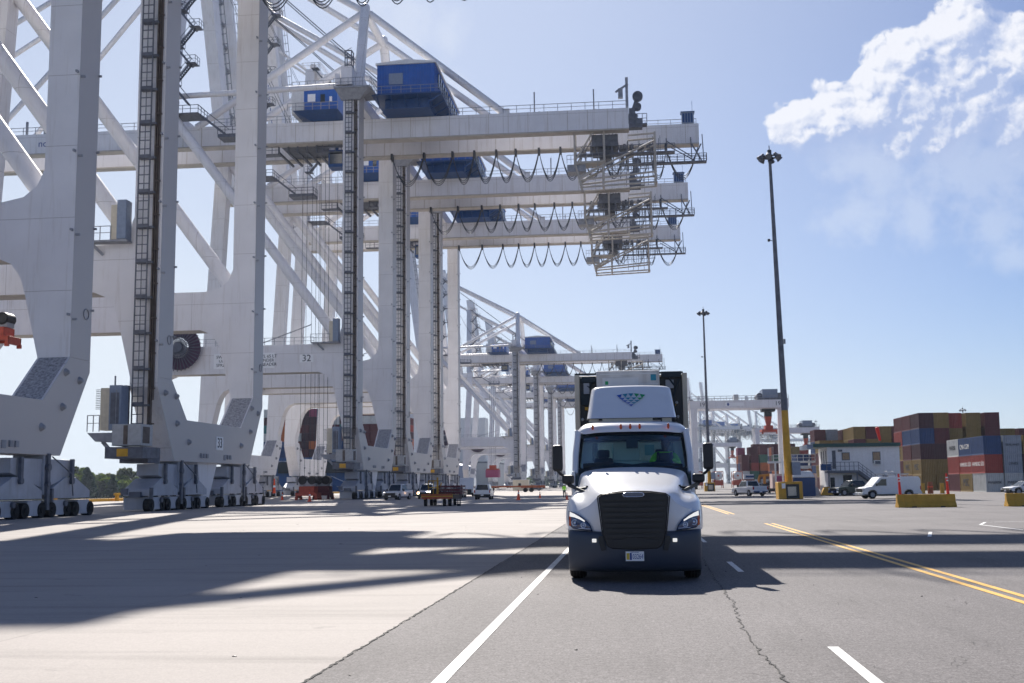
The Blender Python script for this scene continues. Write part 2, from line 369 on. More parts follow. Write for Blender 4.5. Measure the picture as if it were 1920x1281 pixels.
# far river bank
b = MB(); vs = [(-900,150),(-430,330),(-285,590),(-232,640),(-190,900),(-120,1400),(-79,2300),(-79,9000),(-5000,9000),(-5000,150)]
b.add([(x, y, -2.2) for x, y in vs], [tuple(range(len(vs)))]); M['bank'] = mat('bank_soil', (.09, .10, .05), .9, var=.3, scale=.05); tag(b.build('far_bank', 'bank', rec=False), kind='structure')
# ================================================================ SHIP-TO-SHORE CRANES
# local frame: x = 0 is the land-side face of the land legs, y = 0 the middle of the crane
CR = 'rows of ship-to-shore cranes along the quay'
def bogie(par, x0, x1, yc):
    xm = (x0+x1)/2
    b = MB(); b.prism([(yc-4.2,3.85),(yc+4.2,3.85),(yc+4.2,2.9),(yc+.5,2.0),(yc-.5,2.0),(yc-4.2,2.9)], 'x', x0+.25, x1-.25)
    b.box(x0+.1, x1-.1, yc-.35, yc+.35, 1.5, 4.1)
    bg_ = b.build('bogie', 'bog', par, bev=.03)
    for s in (-1, 1):
        c0 = yc+s*3.35; c = MB()
        c.prism([(c0-.7,2.65),(c0+.7,2.65),(c0+2.9,1.75),(c0+2.9,1.25),(c0-2.9,1.25),(c0-2.9,1.75)], 'x', x0+.1, x1-.1)
        c.build('equaliser_beam', 'bog', bg_, bev=.02)
        for t in (-1, 1):
            c1 = c0+t*1.75; c = MB(); c.prism([(c1-.78,.14),(c1+.74,.14),(c1+.86,.4),(c1+.86,1.12),(c1-.86,1.12)], 'x', x0-.02, x1+.02); c.build('wheel_box', 'bog', bg_, bev=.03)
    for s in (-6.1, -3.95, -2.75, -.7, .7, 2.75, 3.95, 6.1):
        c = MB(); c.tube((x1-.5, yc+s, .50), (x1+.06, yc+s, .50), .50, n=16); c.tube((x1+.06, yc+s, .50), (x1+.14, yc+s, .50), .2, n=8)
        c.build('rail_wheel', 'rubber', bg_)
    c = MB()
    for s in (-1, 1):
        c0 = yc+s*3.35
        c.bar((x1-.02, c0, 2.2), (x1-.02, c0, 3.9), .22, .3); c.tube((x1-.2, c0, 2.4), (x1+.12, c0, 2.4), .22)
        c.tube((x1, yc+s*3.35-1, .9), (x1+.18, yc+s*3.35-1, .9), .2); c.box(x1-.1, x1+.14, c0-2.95, c0-2.7, 1.0, 1.9)
    c.bar((x1+.02, yc, .5), (x1+.02, yc, 4.2), .18, .34); c.tube((x1-.1, yc, 3.3), (x1+.16, yc, 3.3), .25); c.tube((x1-.1, yc, 2.2), (x1+.16, yc, 2.2), .2)
    c.path([(x1+.12, yc+.3, 4.0), (x1+.14, yc+1.5, 3.5), (x1+.14, yc+3, 2.9), (x1+.14, yc+3.3, 1.4)], .05, 5)
    c.bar((x0+.2, yc-6.3, 1.6), (x0+.2, yc-5.9, 1.6), .6, .5); c.bar((xm, yc-6.6, 1.35), (xm, yc-5.8, 1.35), .9, .45)
    c.build('bogie_fittings', 'steel', bg_)

def crane_core():
    t = thing('gantry_crane', '', 'crane', (0, 0, 0), group=CR)
    for s in (-1, 1):                                           # s=-1 is the frame nearer the camera
        y0, y1 = sorted((s*10.45, s*13.45)); a0, a1 = y0+.05, y0+2.35
        b = MB(); b.box(-2.4, 0, y0, y1, 10.9, 59.8)
        o = b.build('land_leg', 'crane', t, bev=.04); b = MB()
        for z in (13.5, 19.5, 25.2, 31, 37.2, 43, 49, 55): b.box(.0, .32, y0+.1, y0+.22, z, z+.16); b.box(-.2, -.08, y0-.34, y0, z+.3, z+.46); b.box(.0, .22, y1-.2, y1-.1, z+1, z+1.15)
        b.ring((.03, (y0+y1)/2+.6, 14.2), 'x', .38, .035, 14); b.build('leg_bracket', 'steel2', o)
        b = MB(); b.prism([(-32.7,10.9),(-30.4,10.9),(-30.0,21),(-28.2,59.8),(-30.3,59.8),(-32.3,21)], 'y', y0+.02, y0+2.2); b.build('water_leg', 'crane', t)
        b = MB(); b.prism([(-2.397,24.4),(-2.397,10.9),(-3.5,15.4),(-3.9,16.7),(-4.6,17.6),(-5.8,18.1),(-27.2,18.1),(-28.4,17.6),(-29.1,16.7),(-29.6,15.4),(-30.38,12),(-30.0,24.4),(-29.4,23.2),(-28.4,22.4),(-27,22.1),(-5.4,22.1),(-3.9,22.4),(-2.9,23.2)], 'y', a0, a1)
        o = b.build('portal_beam', 'crane', t)
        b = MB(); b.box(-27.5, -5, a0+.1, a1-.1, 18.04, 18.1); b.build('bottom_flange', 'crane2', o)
        b = MB(); yy = s*12; b.tube((-2.8, yy, 22.4), (-28.9, yy, 57.2), .74, n=16)
        b.tube((-2.6, yy-.9, 22.9), (-2.6, yy+.9, 22.9), .5); b.build('diagonal_brace', 'crane', t)
        b = MB(); b.tube((-1.5, yy, 60.8), (-29, yy, 60.3), .42, n=12); b.build('tie_tube', 'crane', t)
        b = MB(); b.tube((-.35, s*12.2, 61.2), (-.8, s*6.5, 75.0), .80, .74, n=18); b.ball((-.8, s*6.5, 75.0), .76, 14, 8)
        b.frus((-1.6, 1.0, s*12.2-1.4, s*12.2+1.4), (-1.1, .45, s*12.2-.75, s*12.2+.75), 59.8, 61.6); b.build('apex_post', 'crane', t)
        b = MB(); b.tube((-1.3, s*6.4, 74.2), (-27.8, s*5.2, 57.6), .56, n=12); b.build('back_brace', 'crane', t)
        b = MB(); b.tube((-1.0, s*6.2, 74.6), (-30.4, s*2.6, 93.6), .52, n=12); b.build('upper_stay', 'crane', t)
        b = MB(); b.tube((-.2, s*6.3, 74.2), (20.6, s*4.55, 57.7), .56, n=12); b.box(20, 21.2, s*4.55-.4, s*4.55+.4, 57.7, 58.5); b.build('fore_stay', 'crane', t)
        b = MB(); b.bar((-29.8, s*11.9, 59.8), (-30.8, s*2.6, 94), 2.0, 2.2); b.build('tower_post', 'crane', t)
        # girder with bottom flange and rail
        x1 = 39.2 if s < 0 else 50.1; g0, g1 = sorted((s*3.9, s*5.2))
        b = MB(); b.box(-36, x1, g0, g1, 54.5, 57.7); o = b.build('trolley_girder', 'crane', t)
        b = MB(); b.box(-36, x1, g0-.28, g1+.28, 54.3, 54.5)
        for k in range(-36, int(x1), 3): b.box(k, k+.06, g0-.04, g1+.04, 54.5, 57.68)
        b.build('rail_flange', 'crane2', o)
        b = MB(); b.rail([(12 if s < 0 else 12, s*5.1, 57.7), (x1-.3, s*5.1, 57.7)], 1.15, 2.0, .08); b.rail([(-27, s*5.1, 57.7), (-11, s*5.1, 57.7)], 1.15, 2.0, .08)
        for x in (25, 34): b.bar((x, s*4.6, 57.7), (x, s*4.6, 61), .2)
        b.build('handrail', 'steel2', o)
        for x0, x1_ in ((-2.4, 0), (-32.7, -30.4)):
            bogie(t, x0, x1_, s*8.0)
    for x0, x1 in ((-2.4, 0), (-32.7, -30.4)):
        b = MB(); b.prism([(-13.45,10.9),(-13.45,10.1),(-9.6,4.1),(9.6,4.1),(13.45,10.1),(13.45,10.9),(10.45,10.9),(7.0,7.7),(-7.0,7.7),(-10.45,10.9)], 'x', x0, x1)
        sill = b.build('sill_beam', 'crane', t, bev=.03)
        b = MB()
        for s in (-1, 1):
            p, q = Vector((0, s*10.42, 10.89)), Vector((0, s*7.06, 7.76)); d = (q-p); n_ = Vector((0, d.z, -d.y)).normalized()*.02
            if n_.z < 0: n_ = -n_
            b.add([(x, *(p+n_)[1:]) for x in (x0+.2, x1-.15)]+[(x, *(q+n_)[1:]) for x in (x1-.15, x0+.2)], [(0, 1, 2, 3)])
        b.build('grip_panel', 'grip', sill)
        b = MB()
        for (y, z) in ((-9.6,9.6),(-9.3,7.3),(-6.6,5.8),(6.9,5.9),(9.6,7.4),(9.9,9.8),(11.9,9.4),(-11.9,9.7)):
            b.tube((x1, y, z), (x1+.28, y, z), .3, .12, n=8)
        for y in (-3.6, -2.9, -2.2, 3.2, 3.9): b.box(x1, x1+.12, y-.18, y+.18, 4.5, 4.9)
        b.box(x1, x1+.05, 2.2, 2.7, 4.4, 4.9)
        b.build('eye_plate', 'steel2', sill)
        b = MB(); b.prism([(-3.1,4.1),(1.8,4.1),(-.1,.9),(-.9,.6),(-2.1,.9)], 'x', x0+.7, x1-.5); b.build('stowage_bracket', 'crane', t)
        b = MB(); b.box(x0+.02, x1-.02, -10.4, 10.4, 57.72, 59.75); b.build('cross_beam', 'crane', t)
    b = MB(); b.tube((-.8, -6.4, 74.3), (-.8, 6.4, 74.3), .62, n=16); b.build('apex_cross_tube', 'crane', t)
    b = MB(); b.box(-32, -29.2, -3.4, 3.4, 93.2, 94.4); b.rail([(-32.6,-4,94.4),(-28.4,-4,94.4),(-28.4,4,94.4),(-32.6,4,94.4),(-32.6,-4,94.4)], 1.2, 1.5, .09); b.tube((-30.6,-2.6,95.2),(-30.6,2.6,95.2),.7)
    b.build('tower_head', 'crane', t)
    # stair tower on the water-side post
    b = MB(); z = 58.6; k = 0
    while z < 91:
        f = (z-59.8)/34.2; yc = -11.9+9.3*max(0, f); xa = -28.6-max(0, f); xb = xa+2.6
        p, q = ((xa, xb) if k % 2 else (xb, xa))
        for w in (-1.6, -.8):
            b.bar((p, yc+w, z), (q, yc+w, z+3.2), .09, .28); b.bar((p, yc+w, z+1.1), (q, yc+w, z+4.3), .06)
        for i in range(11): b.box(min(p, q)*0+p+(q-p)*i/11-.12, p+(q-p)*i/11+.14, yc-1.6, yc-.8, z+3.2*i/11+.02, z+3.2*i/11+.06)
        qx = xb if q == xb else xa
        b.box(qx-.6, qx+1.0, yc-2.0, yc-.2, z+3.2, z+3.3); b.rail([(qx-.6, yc-2.0, z+3.3), (qx+1.0, yc-2.0, z+3.3), (qx+1.0, yc-.2, z+3.3)], 1.1, .9, .06)
        z += 3.2; k += 1
    b.build('stairs', 'steel', t)
    b = MB(); b.box(-30.5, -24.5, -13.2, -9.5, 57.2, 57.35); b.rail([(-30.5,-13.2,57.35),(-24.5,-13.2,57.35),(-24.5,-9.5,57.35)], 1.15, 1.3, .08)
    for p, q in (((-24.5,-12.5,57.2),(-20.5,-12.5,54.0)), ((-24.5,-11,57.2),(-20.5,-11,54.0))): b.bar(p, q, .12, .3); b.bar(Vector(p)+Vector((0,0,1.2)), Vector(q)+Vector((0,0,1.2)), .07)
    b.box(-21.5,-17,-13,-10.2,53.4,53.9); b.rail([(-21.5,-13,53.9),(-17,-13,53.9),(-17,-10.2,53.9)], 1.1, 1.2, .08)
    b.build('service_platform', 'steel', t)
    # machinery house
    b = MB(); b.box(2, 10.7, -10.5, 13, 59.4, 64.15)
    k = 2.15
    while k < 10.7: b.box(k, k+.12, -10.56, -10.5, 59.4, 64.15); k += .42
    k = -10.3
    while k < 13: b.box(10.7, 10.76, k, k+.12, 59.4, 64.15); k += .42
    h = b.build('machinery_house', 'blue', t)
    b = MB(); b.prism([(1.8,64.15),(10.95,64.15),(10.95,64.4),(6.4,64.85),(1.8,64.4)], 'y', -10.8, 13.3); b.build('roof', 'wht', h)
    b = MB(); b.box(3.8, 5.9, -10.64, -10.5, 61.1, 62.8); b.build('louvre_panel', 'cab', h)
    b = MB()
    for y in range(-8, 12, 2): b.box(10.76, 10.9, y, y+.8, 61.2, 63.4)
    b.build('window', 'glassd', h)
    b = MB(); b.box(1.4, 11.8, -11.6, 13.4, 59.2, 59.4); b.box(3, 9.7, -9.5, 12, 57.75, 59.2)
    for y in range(-11, 14, 3): b.bar((9.7, y, 58.0), (11.7, y, 59.2), .12, .2)
    for x in (2.2, 4.2, 6.2, 8.2, 10.2): b.bar((x, -9.5, 57.9), (x, -11.5, 59.2), .12, .2)
    b.build('walkway', 'dblue', h)
    b = MB(); b.rail([(1.4,-11.5,59.4),(11.7,-11.5,59.4),(11.7,13.3,59.4)], 1.15, 1.5, .08); b.build('handrail', 'cab', h)
    # electrical room
    b = MB(); b.box(-10.2, -5.0, -7, 2, 58.6, 62.3); e = b.build('electrical_room', 'blue', t)
    b = MB(); b.box(-10.4, -4.8, -7.2, 2.2, 62.3, 62.6); b.box(-12.2,-10.25,-6.8,1,58.6,62.5); b.build('roof', 'wht', e)
    b = MB(); b.box(-9.6,-8.4,-7.05,-7,60.3,61.5); b.box(-6.2,-5.8,-7.05,-7,60.2,61.0); b.build('notice', 'signw', e)
    b = MB(); b.box(-7.6,-6.9,-7.06,-7,60.1,61.4); b.build('window', 'glassd', e)
    b = MB(); b.frus((-9.4,-5.8,-5,1), (-11.6,-4.6,-8.2,2.4), 57.75, 58.6); b.build('under_frame', 'dblue', e)
    b = MB(); b.rail([(-12.4,-8.2,58.6),(-4.6,-8.2,58.6)], 1.15, 1.3, .08); b.rail([(-12.2,-6.8,62.5),(-4.8,-6.8,62.6)], 1.1, 1.2, .07); b.build('handrail', 'steel2', e)
    # trolley and driver's cabin
    b = MB(); b.box(-15, -9, -3.8, 3.8, 54.6, 55.2)
    for x in (-15, -13.5, -12, -10.5, -9): b.bar((x, -3.9, 53.4), (x, 3.9, 53.4), .3); b.bar((x, -3.9, 53.4), (x, -3.9, 55.2), .22)
    for x in (-14.6, -12.8, -11, -9.4): b.tube((x, -3, 55.6), (x, 3, 55.6), .5)
    for a, c_ in ((-18, -15), (-9, -5)): b.box(a, c_, -4.2, -2.6, 53.1, 53.2); b.rail([(a, -4.2, 53.2), (c_, -4.2, 53.2)], 1.1, 1, .08)
    b.bar((-18,-4,54.6),(-15,-4,54.6),.3); b.bar((-9,-3.5,54.4),(-4.5,-3.5,54.2),.4)
    tr = b.build('trolley', 'steel', t)
    b = MB(); b.box(-7.2, -4.8, -3.6, -1.2, 50.9, 53.6); b.bar((-6,-3,53.6),(-6,-3,54.5),.4); c = b.build('driver_cabin', 'dblue', tr)
    b = MB(); b.box(-7.0, -5.0, -3.66, -3.6, 51.4, 53.2); b.box(-7.26,-7.2,-3.4,-1.4,51.2,53.2); b.build('window', 'glassd', c)
    # hanging cable loops (festoon)
    fest = MB()
    x = 1.4; widths = [5.2, 4.6, 3.5, 3.5, 3.1, 3.7, 3.4, 3.6, 3.0, 3.4]; loops = []
    for w in widths: loops.append((x, x+w, 54.0, 4.4)); fest.box(x-.16, x+.16, 2.7, 3.9, 53.5, 54.5); x += w
    loops += [(44.9, 49.8, 53.6, 4.6), (42.4, 44.9, 53.4, 4.2)]; fest.box(44.7,45.1,2.7,3.9,53.2,54.4); fest.box(x-.16, x+.16, 2.7, 3.9, 53.5, 54.5)
    fo = fest.build('cable_festoon', 'cable', t)
    for x0, x1, z, d in loops:
        b = MB(); n = 14
        for q, dd in ((2.8, 0), (3.1, .22), (3.4, .42)): b.path([(x0+(x1-x0)*i/n, q, z-(d+dd)*(1-(2*i/n-1)**2)) for i in range(n+1)], .06, 5, cap=False)
        b.build('cable_loop', 'cable', fo)
    # equipment at the land end of the girders
    b = MB(); b.box(37.6, 51, 1.2, 2.4, 50.75, 50.95); b.box(31, 46, -3.2, -2.0, 51.2, 51.4)
    b.rail([(37.6,1.2,50.95),(51,1.2,50.95),(51,2.4,50.95)], 1.15, 1.1, .08); b.rail([(31,-3.2,51.4),(46,-3.2,51.4)], 1.15, 1.2, .08); b.rail([(37.6,2.4,50.95),(51,2.4,50.95)], 1.15, 1.1, .08)
    for x in (40.5, 45, 48.8, 50.6): b.bar((x, 1.8, 50.9), (x, 4.2, 56.0 if x > 44 else 54.4), .14)
    b.bar((45,1.3,54.2),(48.8,1.3,51.6),.14); b.bar((45.6,1.3,53.2),(49,1.3,51.1),.14); b.bar((48.8,1.3,53.6),(50.2,1.3,51.0),.2); b.bar((50.2,1.3,53.6),(48.9,1.3,51.0),.2)
    for x in (38.6, 39.7, 40.8, 42.0, 43): b.bar((x, 2, 54.3), (x+.05, 2, 47.6), .09); b.tube((x-.18, 2, 53.6), (x+.18, 2, 53.6), .45)
    b.box(33.5, 37.5, -3.6, 2.8, 52.4, 54.2); b.box(34.6, 36.4, -2, 2, 50.9, 52.4)
    for x in (33.8, 35, 36.2, 37.2): b.bar((x, -3.4, 54.3), (x+.6, -3.4, 51), .18)
    rn = random.Random(3)
    for i in range(26):
        x = rn.uniform(32, 44); y = rn.uniform(-3.5, 3.5); z = rn.uniform(48.2, 51.5); b.bar((x, y, 54.4), (x+rn.uniform(-.4,.4), y, z), rn.choice([.06,.09,.14]))
    for i in range(8):
        x = 32+i*1.5; b.box(x-.3, x+.3, 2.2, 3.2, 53.3, 54.2); b.ring((x, 2.1, 53.2), 'y', .38, .06, 12)
    for z in (49.2, 50.1, 52.0): b.bar((33, -1, z), (44.5, -1, z+.3), .1)
    b.path([(36,0,54),(36.3,0,50),(37.5,0,48.6),(38.6,0,50),(38.9,0,54)], .08, 6); b.path([(39.5,1,54),(39.8,1,49.5),(40.8,1,48),(41.8,1,50),(42,1,54)], .08, 6)
    b.build('tip_walkway', 'steel', t)
    b = MB()
    for y in (-4.6, -2.0):
        for x, za, zb in ((31.0,56.2,49.4),(35.4,56.2,49.8),(35.2,49.4,45.9),(43.0,54.0,46.3)): b.tube((x, y, za), (x, y, zb), .17, n=8)
        for p, q in (((31,49.5),(35.4,49.8)),((31,49.5),(31.7,47.2)),((31.4,47.4),(43,52.7)),((31.7,47.2),(35.2,49.2)),((31.7,47.0),(43.2,47.9)),((31.7,45.9),(43.1,46.3)),((31.0,50.0),(34.8,56.0)),((31.6,47.2),(32.0,45.9)),((39,53.6),(43,53.8))):
            b.tube((p[0], y, p[1]), (q[0], y, q[1]), .15, n=8)
    for x, z in ((31,49.5),(35.4,49.8),(31.7,47.2),(43.1,46.3),(43,48),(35.2,46)): b.tube((x,-4.6,z),(x,-2,z),.15,n=8)
    b.box(31, 35.4, -4.6, -2, 49.5, 49.9)
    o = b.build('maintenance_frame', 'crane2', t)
    b = MB(); b.rail([(31,-4.6,49.9),(35.4,-4.6,49.9)], 1.2, .9, .06); b.rail([(29.8,-4.6,49.6),(31,-4.6,49.6)],1.3,.6,.07); b.box(29.8,32.6,-4.4,-2,48.4,49.5); b.rail([(33,-4.6,48),(43,-4.6,48.2)], 1.0, 1.0, .05)
    for i in range(9): b.bar((33.4+i*1.0,-4.5,47.9),(33.4+i*1.0,-4.5,49.2+.5*(i % 2)),.1)
    b.build('frame_grating', 'steel2', o)
    b = MB()
    for x, z, r in ((40.6,59.5,.78),(40.5,57.9,.62),(40.0,56.4,.5)): b.tube((x,-5.1,z),(x,-4.5,z),r,n=18); b.ring((x,-5.14,z),'y',r*.62,.07); b.tube((x,-5.2,z),(x,-5.1,z),r*.3,n=10)
    b.box(39.2, 41.2, -5.2, -3.8, 54.6, 56.0); b.bar((39.4,-4.6,56),(40.6,-4.6,59.6),.5); b.box(39.25,40.2,-5.3,-4,56,57.6)
    b.rail([(39.2,-5.2,55.2),(41.9,-5.2,55.2),(41.9,-3.8,55.2)],1.5,.7,.08); b.box(39.2,41.9,-5.3,-3.8,55.0,55.2)
    b.build('sheave_block', 'steel', t)
    b = MB(); b.bar((39.0,-4.6,57.7),(39.0,-4.6,62.6),.42); b.bar((39.2,-4.6,61.6),(37.3,-4.6,60.4),.16,.3); b.box(37.7,38.4,-4.9,-4.3,59.4,60.9); b.build('floodlight', 'steel2', t)
    b = MB(); b.box(47.5, 49.4, 3.9, 5.2, 57.75, 59.6); o = b.build('cabinet', 'cab', t, bev=.03)
    b = MB()
    for i in range(4): b.box(47.65+i*.42, 47.95+i*.42, 3.87, 3.9, 57.95, 59.4)
    b.box(47.35,49.55,3.75,5.35,59.6,59.7); b.bar((49.2,4.5,59.7),(49.2,4.5,61.6),.05); b.build('louvre', 'dblue', o)
    # leg-top platform
    b = MB(); b.box(-3.4, 2.0, -15.2, -9, 59.3, 59.55); b.frus((-2.6,.2,-14,-13.5),(-3.2,1.8,-15,-13.4),57.9,59.3)
    b.rail([(-3.4,-15.2,59.55),(2,-15.2,59.55),(2,-9,59.55)], 1.2, 1.1, .07); b.build('leg_top_platform', 'steel2', t)
    b = MB(); b.box(-2.35, -.75, -14.9, -12.2, 59.9, 62.6); b.box(-3.3,-2.5,-14.9,-12.5,59.9,61.6); b.build('motor_cabinet', 'crane', t)
    b = MB()
    for x in (-1.9, -.95):
        for y in (-14.4, -13.2): b.bar((x, y, 62.6), (x, y, 65.2), .14)
    for z in (62.9, 64, 65.1): b.rail([(-1.9,-14.4,z),(-.95,-14.4,z),(-.95,-13.2,z)], .1, 2, .12); b.bar((-1.9,-14.4,z),(-.95,-14.4,z+.5),.07)
    b.build('ladder_cage', 'steel', t)
    # elevator mast on the near land leg: rack, cable and lower station
    b = MB(); yf = -13.45
    for x in (-1.9, -1.42, -.95): b.bar((x, yf-.55, 5.4), (x, yf-.55, 59.3), .10 if x != -1.42 else .06)
    z = 5.6; k = 0
    while z < 59.2:
        b.bar((-1.92, yf-.55, z), (-.93, yf-.55, z), .07)
        if k % 4 == 0: b.bar((-1.95, yf-.3, z), (-.5, yf-.3, z), .5, .16); b.bar((-1.9, yf-.6, z+.1), (-.95, yf-.6, z+.1), .1, .3)
        z += .74; k += 1
    b.build('elevator_mast', 'steel', t)
    b = MB(); b.box(-.66, -.56, yf-.42, yf-.1, 5.4, 59.3); b.box(-.46, -.40, yf-.36, yf-.05, 5.4, 59.3); b.box(-.30, -.26, yf-.3, yf-.05, 9, 59.3)
    for q in range(18): b.box(-.72, -.2, yf-.3, yf-.02, 7+q*2.9, 7.12+q*2.9)
    b.build('cable_tray', 'rust', t)
    
    b = MB(); b.box(-2.3, .1, -16.6, -14.4, 5.2, 6.9); q_ = b.build('station_cabinet', 'grey', t, bev=.03); b = MB(); b.box(-1.35,-1.0,-16.63,-16.6,5.3,6.8); b.box(.08,.12,-16.3,-15,5.4,6.7); b.build('cabinet_door', 'rust', q_)
    b = MB(); b.box(-2.7, .4, -16.9, -13.5, 4.2, 5.1); b.box(-3.0,-.6,-13.6,-11.2,3.9,4.3); b.box(-2.5,-2.3,-14.2,-13.5,5.1,10.2); b.build('station_deck', 'steel', t)
    b = MB(); b.box(-1.7, -.8, -16.96, -16.9, 4.35, 4.95); b.build('station_plate', 'yellow', t)
    b = MB(); b.box(-3.1, -2.1, -15.6, -14.2, 6.5, 10.1); c = b.build('elevator_car', 'cab', t, bev=.04)
    b = MB(); b.box(-3.9, -3.12, -15.4, -14.3, 6.5, 9.9); b.build('car_side', 'cream', c)
    b = MB()
    for q in range(12): b.box(-4.35,-3.9,-15.3,-15.25,8.2+q*.14,8.25+q*.14)
    b.box(-2.95,-2.25,-15.65,-15.61,7.0,9.5); b.build('louvre', 'steel', c)
    b = MB(); b.box(-2.5,-2.45,-15.68,-15.6,6.9,9.7); b.build('car_door', 'steel2', c)
    b = MB(); b.prism([(-4.9,6.3),(-2.2,6.3),(-2.4,5.5),(-4.2,5.6)], 'y', -15.5, -14.3); b.rail([(-4.9,-15.5,6.4),(-3.9,-15.5,6.4)],1.3,.5,.06); b.bar((-3.8,-15,5.6),(-2.6,-15,4.3),.25); b.bar((-2.9,-15,10.1),(-2.9,-15,10.9),.1)
    b.build('car_platform', 'steel2', c)
    # platform door on the portal beam
    b = MB(); b.box(-6.6, -2.5, -14.6, -13.5, 22.1, 22.25); b.rail([(-6.6,-14.6,22.25),(-3.9,-14.6,22.25)],1.15,.9,.06); b.bar((-5.8,-14,22.1),(-5,-13.5,21.2),.2)
    b.build('beam_platform', 'steel2', t)
    b = MB(); b.box(-3.4,-2.6,-14.6,-13.5,22.3,25.6); o = b.build('beam_cabin', 'cab', t, bev=.03)
    b = MB(); b.box(-3.95,-3.42,-14.5,-13.6,22.3,25.2); b.build('cabin_side', 'cream', o)
    # cable reel
    b = MB(); c0 = (-26.1, -14.4, 21.9)
    for k in range(36):
        a = 6.28319*k/36; u, w = math.cos(a), math.sin(a)
        b.bar((c0[0]+.7*u, -14.75, c0[2]+.7*w), (c0[0]+3.45*u, -14.75, c0[2]+3.45*w), .09, .12)
    b.tube((c0[0],-15,c0[2]),(c0[0],-13.4,c0[2]),.7,n=16); b.ring((c0[0],-14.75,c0[2]),'y',1.3,.06,30); b.build('cable_reel', 'steel', t)
    b = MB(); n = 40; vs = []
    for k in range(n): a = 6.28319*k/n; vs += [(c0[0]+1.5*math.cos(a),-14.5,c0[2]+1.5*math.sin(a)),(c0[0]+3.2*math.cos(a),-14.5,c0[2]+3.2*math.sin(a)),(c0[0]+1.5*math.cos(a),-14.2,c0[2]+1.5*math.sin(a)),(c0[0]+3.2*math.cos(a),-14.2,c0[2]+3.2*math.sin(a))]
    fs = []
    for k in range(n):
        a, q = 4*k, 4*((k+1) % n); fs += [(a,a+1,q+1,q),(a+2,q+2,q+3,a+3),(a+1,a+3,q+3,q+1),(a,q,q+2,a+2)]
    b.add(vs, fs); b.build('wound_cable', 'reel', t)
    b = MB(); b.rail([(-27,-12.9,22.1),(-6.6,-12.9,22.1)], 1.1, 1.5, .06); b.bar((-15,-12.9,22.2),(-7,-12.9,25),.12); b.build('beam_handrail', 'steel2', t)
    # hoist ropes from the tower head to the house
    b = MB()
    for y in (-1.6,-1,.6,1.4): b.bar((-30.4,y,94),(2,y*1.5,63.5),.07)
    for y in (-.9, .8): b.bar((-30.4,y,93),(-14,y*2,58.2),.06)
    b.build('hoist_ropes', 'cable', t)
    return t
def boom_up(t):
    d = Vector((-math.sin(R(6.5)), 0, math.cos(R(6.5)))); n_ = Vector((math.cos(R(6.5)), 0, math.sin(R(6.5))))
    o0 = Vector((-35.6, 0, 56.0))
    for s in (-1, 1):
        g0, g1 = s*3.9, s*5.2; b = MB(); A, B = o0, o0+d*60
        vs = [(*(P+n_*e).xz,) for P in (A, B) for e in (-1.35, 1.35)]
        b.prism([vs[0], vs[1], vs[3], vs[2]], 'y', min(g0, g1), max(g0, g1)); o = b.build('boom', 'crane', t)
        c = MB()
        for k in range(1, 30):
            P, Q = A+d*(2*k), A+d*(2*k+1.9); c.bar(P+n_*1.5+Vector((0, s*4.6, 0)), P+n_*2.5+Vector((0, s*4.6, 0)), .1); c.bar(P+n_*2.5+Vector((0, s*4.6, 0)), Q+n_*2.5+Vector((0, s*4.6, 0)), .1)
            c.bar(P+n_*1.9+Vector((0, s*4.6, 0)), Q+n_*1.9+Vector((0, s*4.6, 0)), .06)
        c.build('boom_handrail', 'steel', o)
    b = MB()
    for k in range(12):
        P = o0+d*(4+4.8*k)-n_*.6; Q = P+d*4.4
        b.bar(P+Vector((0,-3.9,0)), P+Vector((0,3.9,0)), .5); b.bar(P+Vector((0,-3.9,0)), Q+Vector((0,3.9,0)), .2)
    b.bar(o0+d*2+Vector((0,0,0)), o0+d*56, .5); b.build('boom_lattice', 'steel2', t)
    b = MB()
    for s in (-1, 1): b.tube((-30.8, s*2.6, 93.5), o0+d*44+n_*1.2+Vector((0, s*4.5, 0)), .3); b.bar((-30.8, s*1.6, 94), o0+d*20+n_*1.3+Vector((0, s*4.2, 0)), .07)
    b.build('boom_stay', 'crane', t)
def boom_down(t):
    for s in (-1, 1):
        g0, g1 = sorted((s*3.9, s*5.2)); b = MB(); b.box(-97, -36.4, g0, g1, 54.5, 57.7); o = b.build('boom', 'crane', t)
        b = MB(); b.box(-97, -36.4, g0-.28, g1+.28, 54.3, 54.5); b.build('rail_flange', 'crane2', o)
        b = MB(); b.rail([(-97, s*5.1, 57.7), (-36, s*5.1, 57.7)], 1.15, 2, .08)
        for x in (-53,-56,-52.2): b.bar((x, s*4.6, 57.7), (x, s*4.6, 60), .3)
        b.build('boom_handrail', 'steel2', o)
        b = MB(); b.tube((-30.8, s*2.6, 93.5), (-62, s*4.5, 57.8), .42); b.tube((-30.8, s*2.6, 93.8), (-92, s*4.5, 57.8), .42); b.build('boom_stay', 'crane', t)
base = crane_core()
YC = {34: 64.75, 33: 103.5, 32: 172.55, 31: 208.3, 30: 244.0}
labs = {34: 'white ship-to-shore crane nearest the camera, cut off by the left edge of the photo',
        33: 'large white ship-to-shore crane with the number 33 on its lower sill beam',
        32: 'white ship-to-shore crane numbered 32 with the big cable reel and boom lowered over the ship',
        31: 'white ship-to-shore crane directly behind the one numbered 32, boom raised and lettered no 31',
        30: 'white ship-to-shore crane farthest back in the near cluster, third of the blue machinery houses'}
cranes = {}
for n in (34, 33, 31, 30):
    cranes[n] = dup(base, (-38.5, YC[n], 0), label=labs[n], skip=('maintenance_frame','tip_walkway') if n > 32 else ())
for n in (31, 30): boom_up(cranes[n])
for ch in cranes[33].children:                              # house and stays of crane 33, out of view, moved to shape their ground shadow
    if ch.name.startswith('machinery_house'): ch.location.y += 4.5
    if ch.name.startswith('fore_stay'): ch.location.y += 4
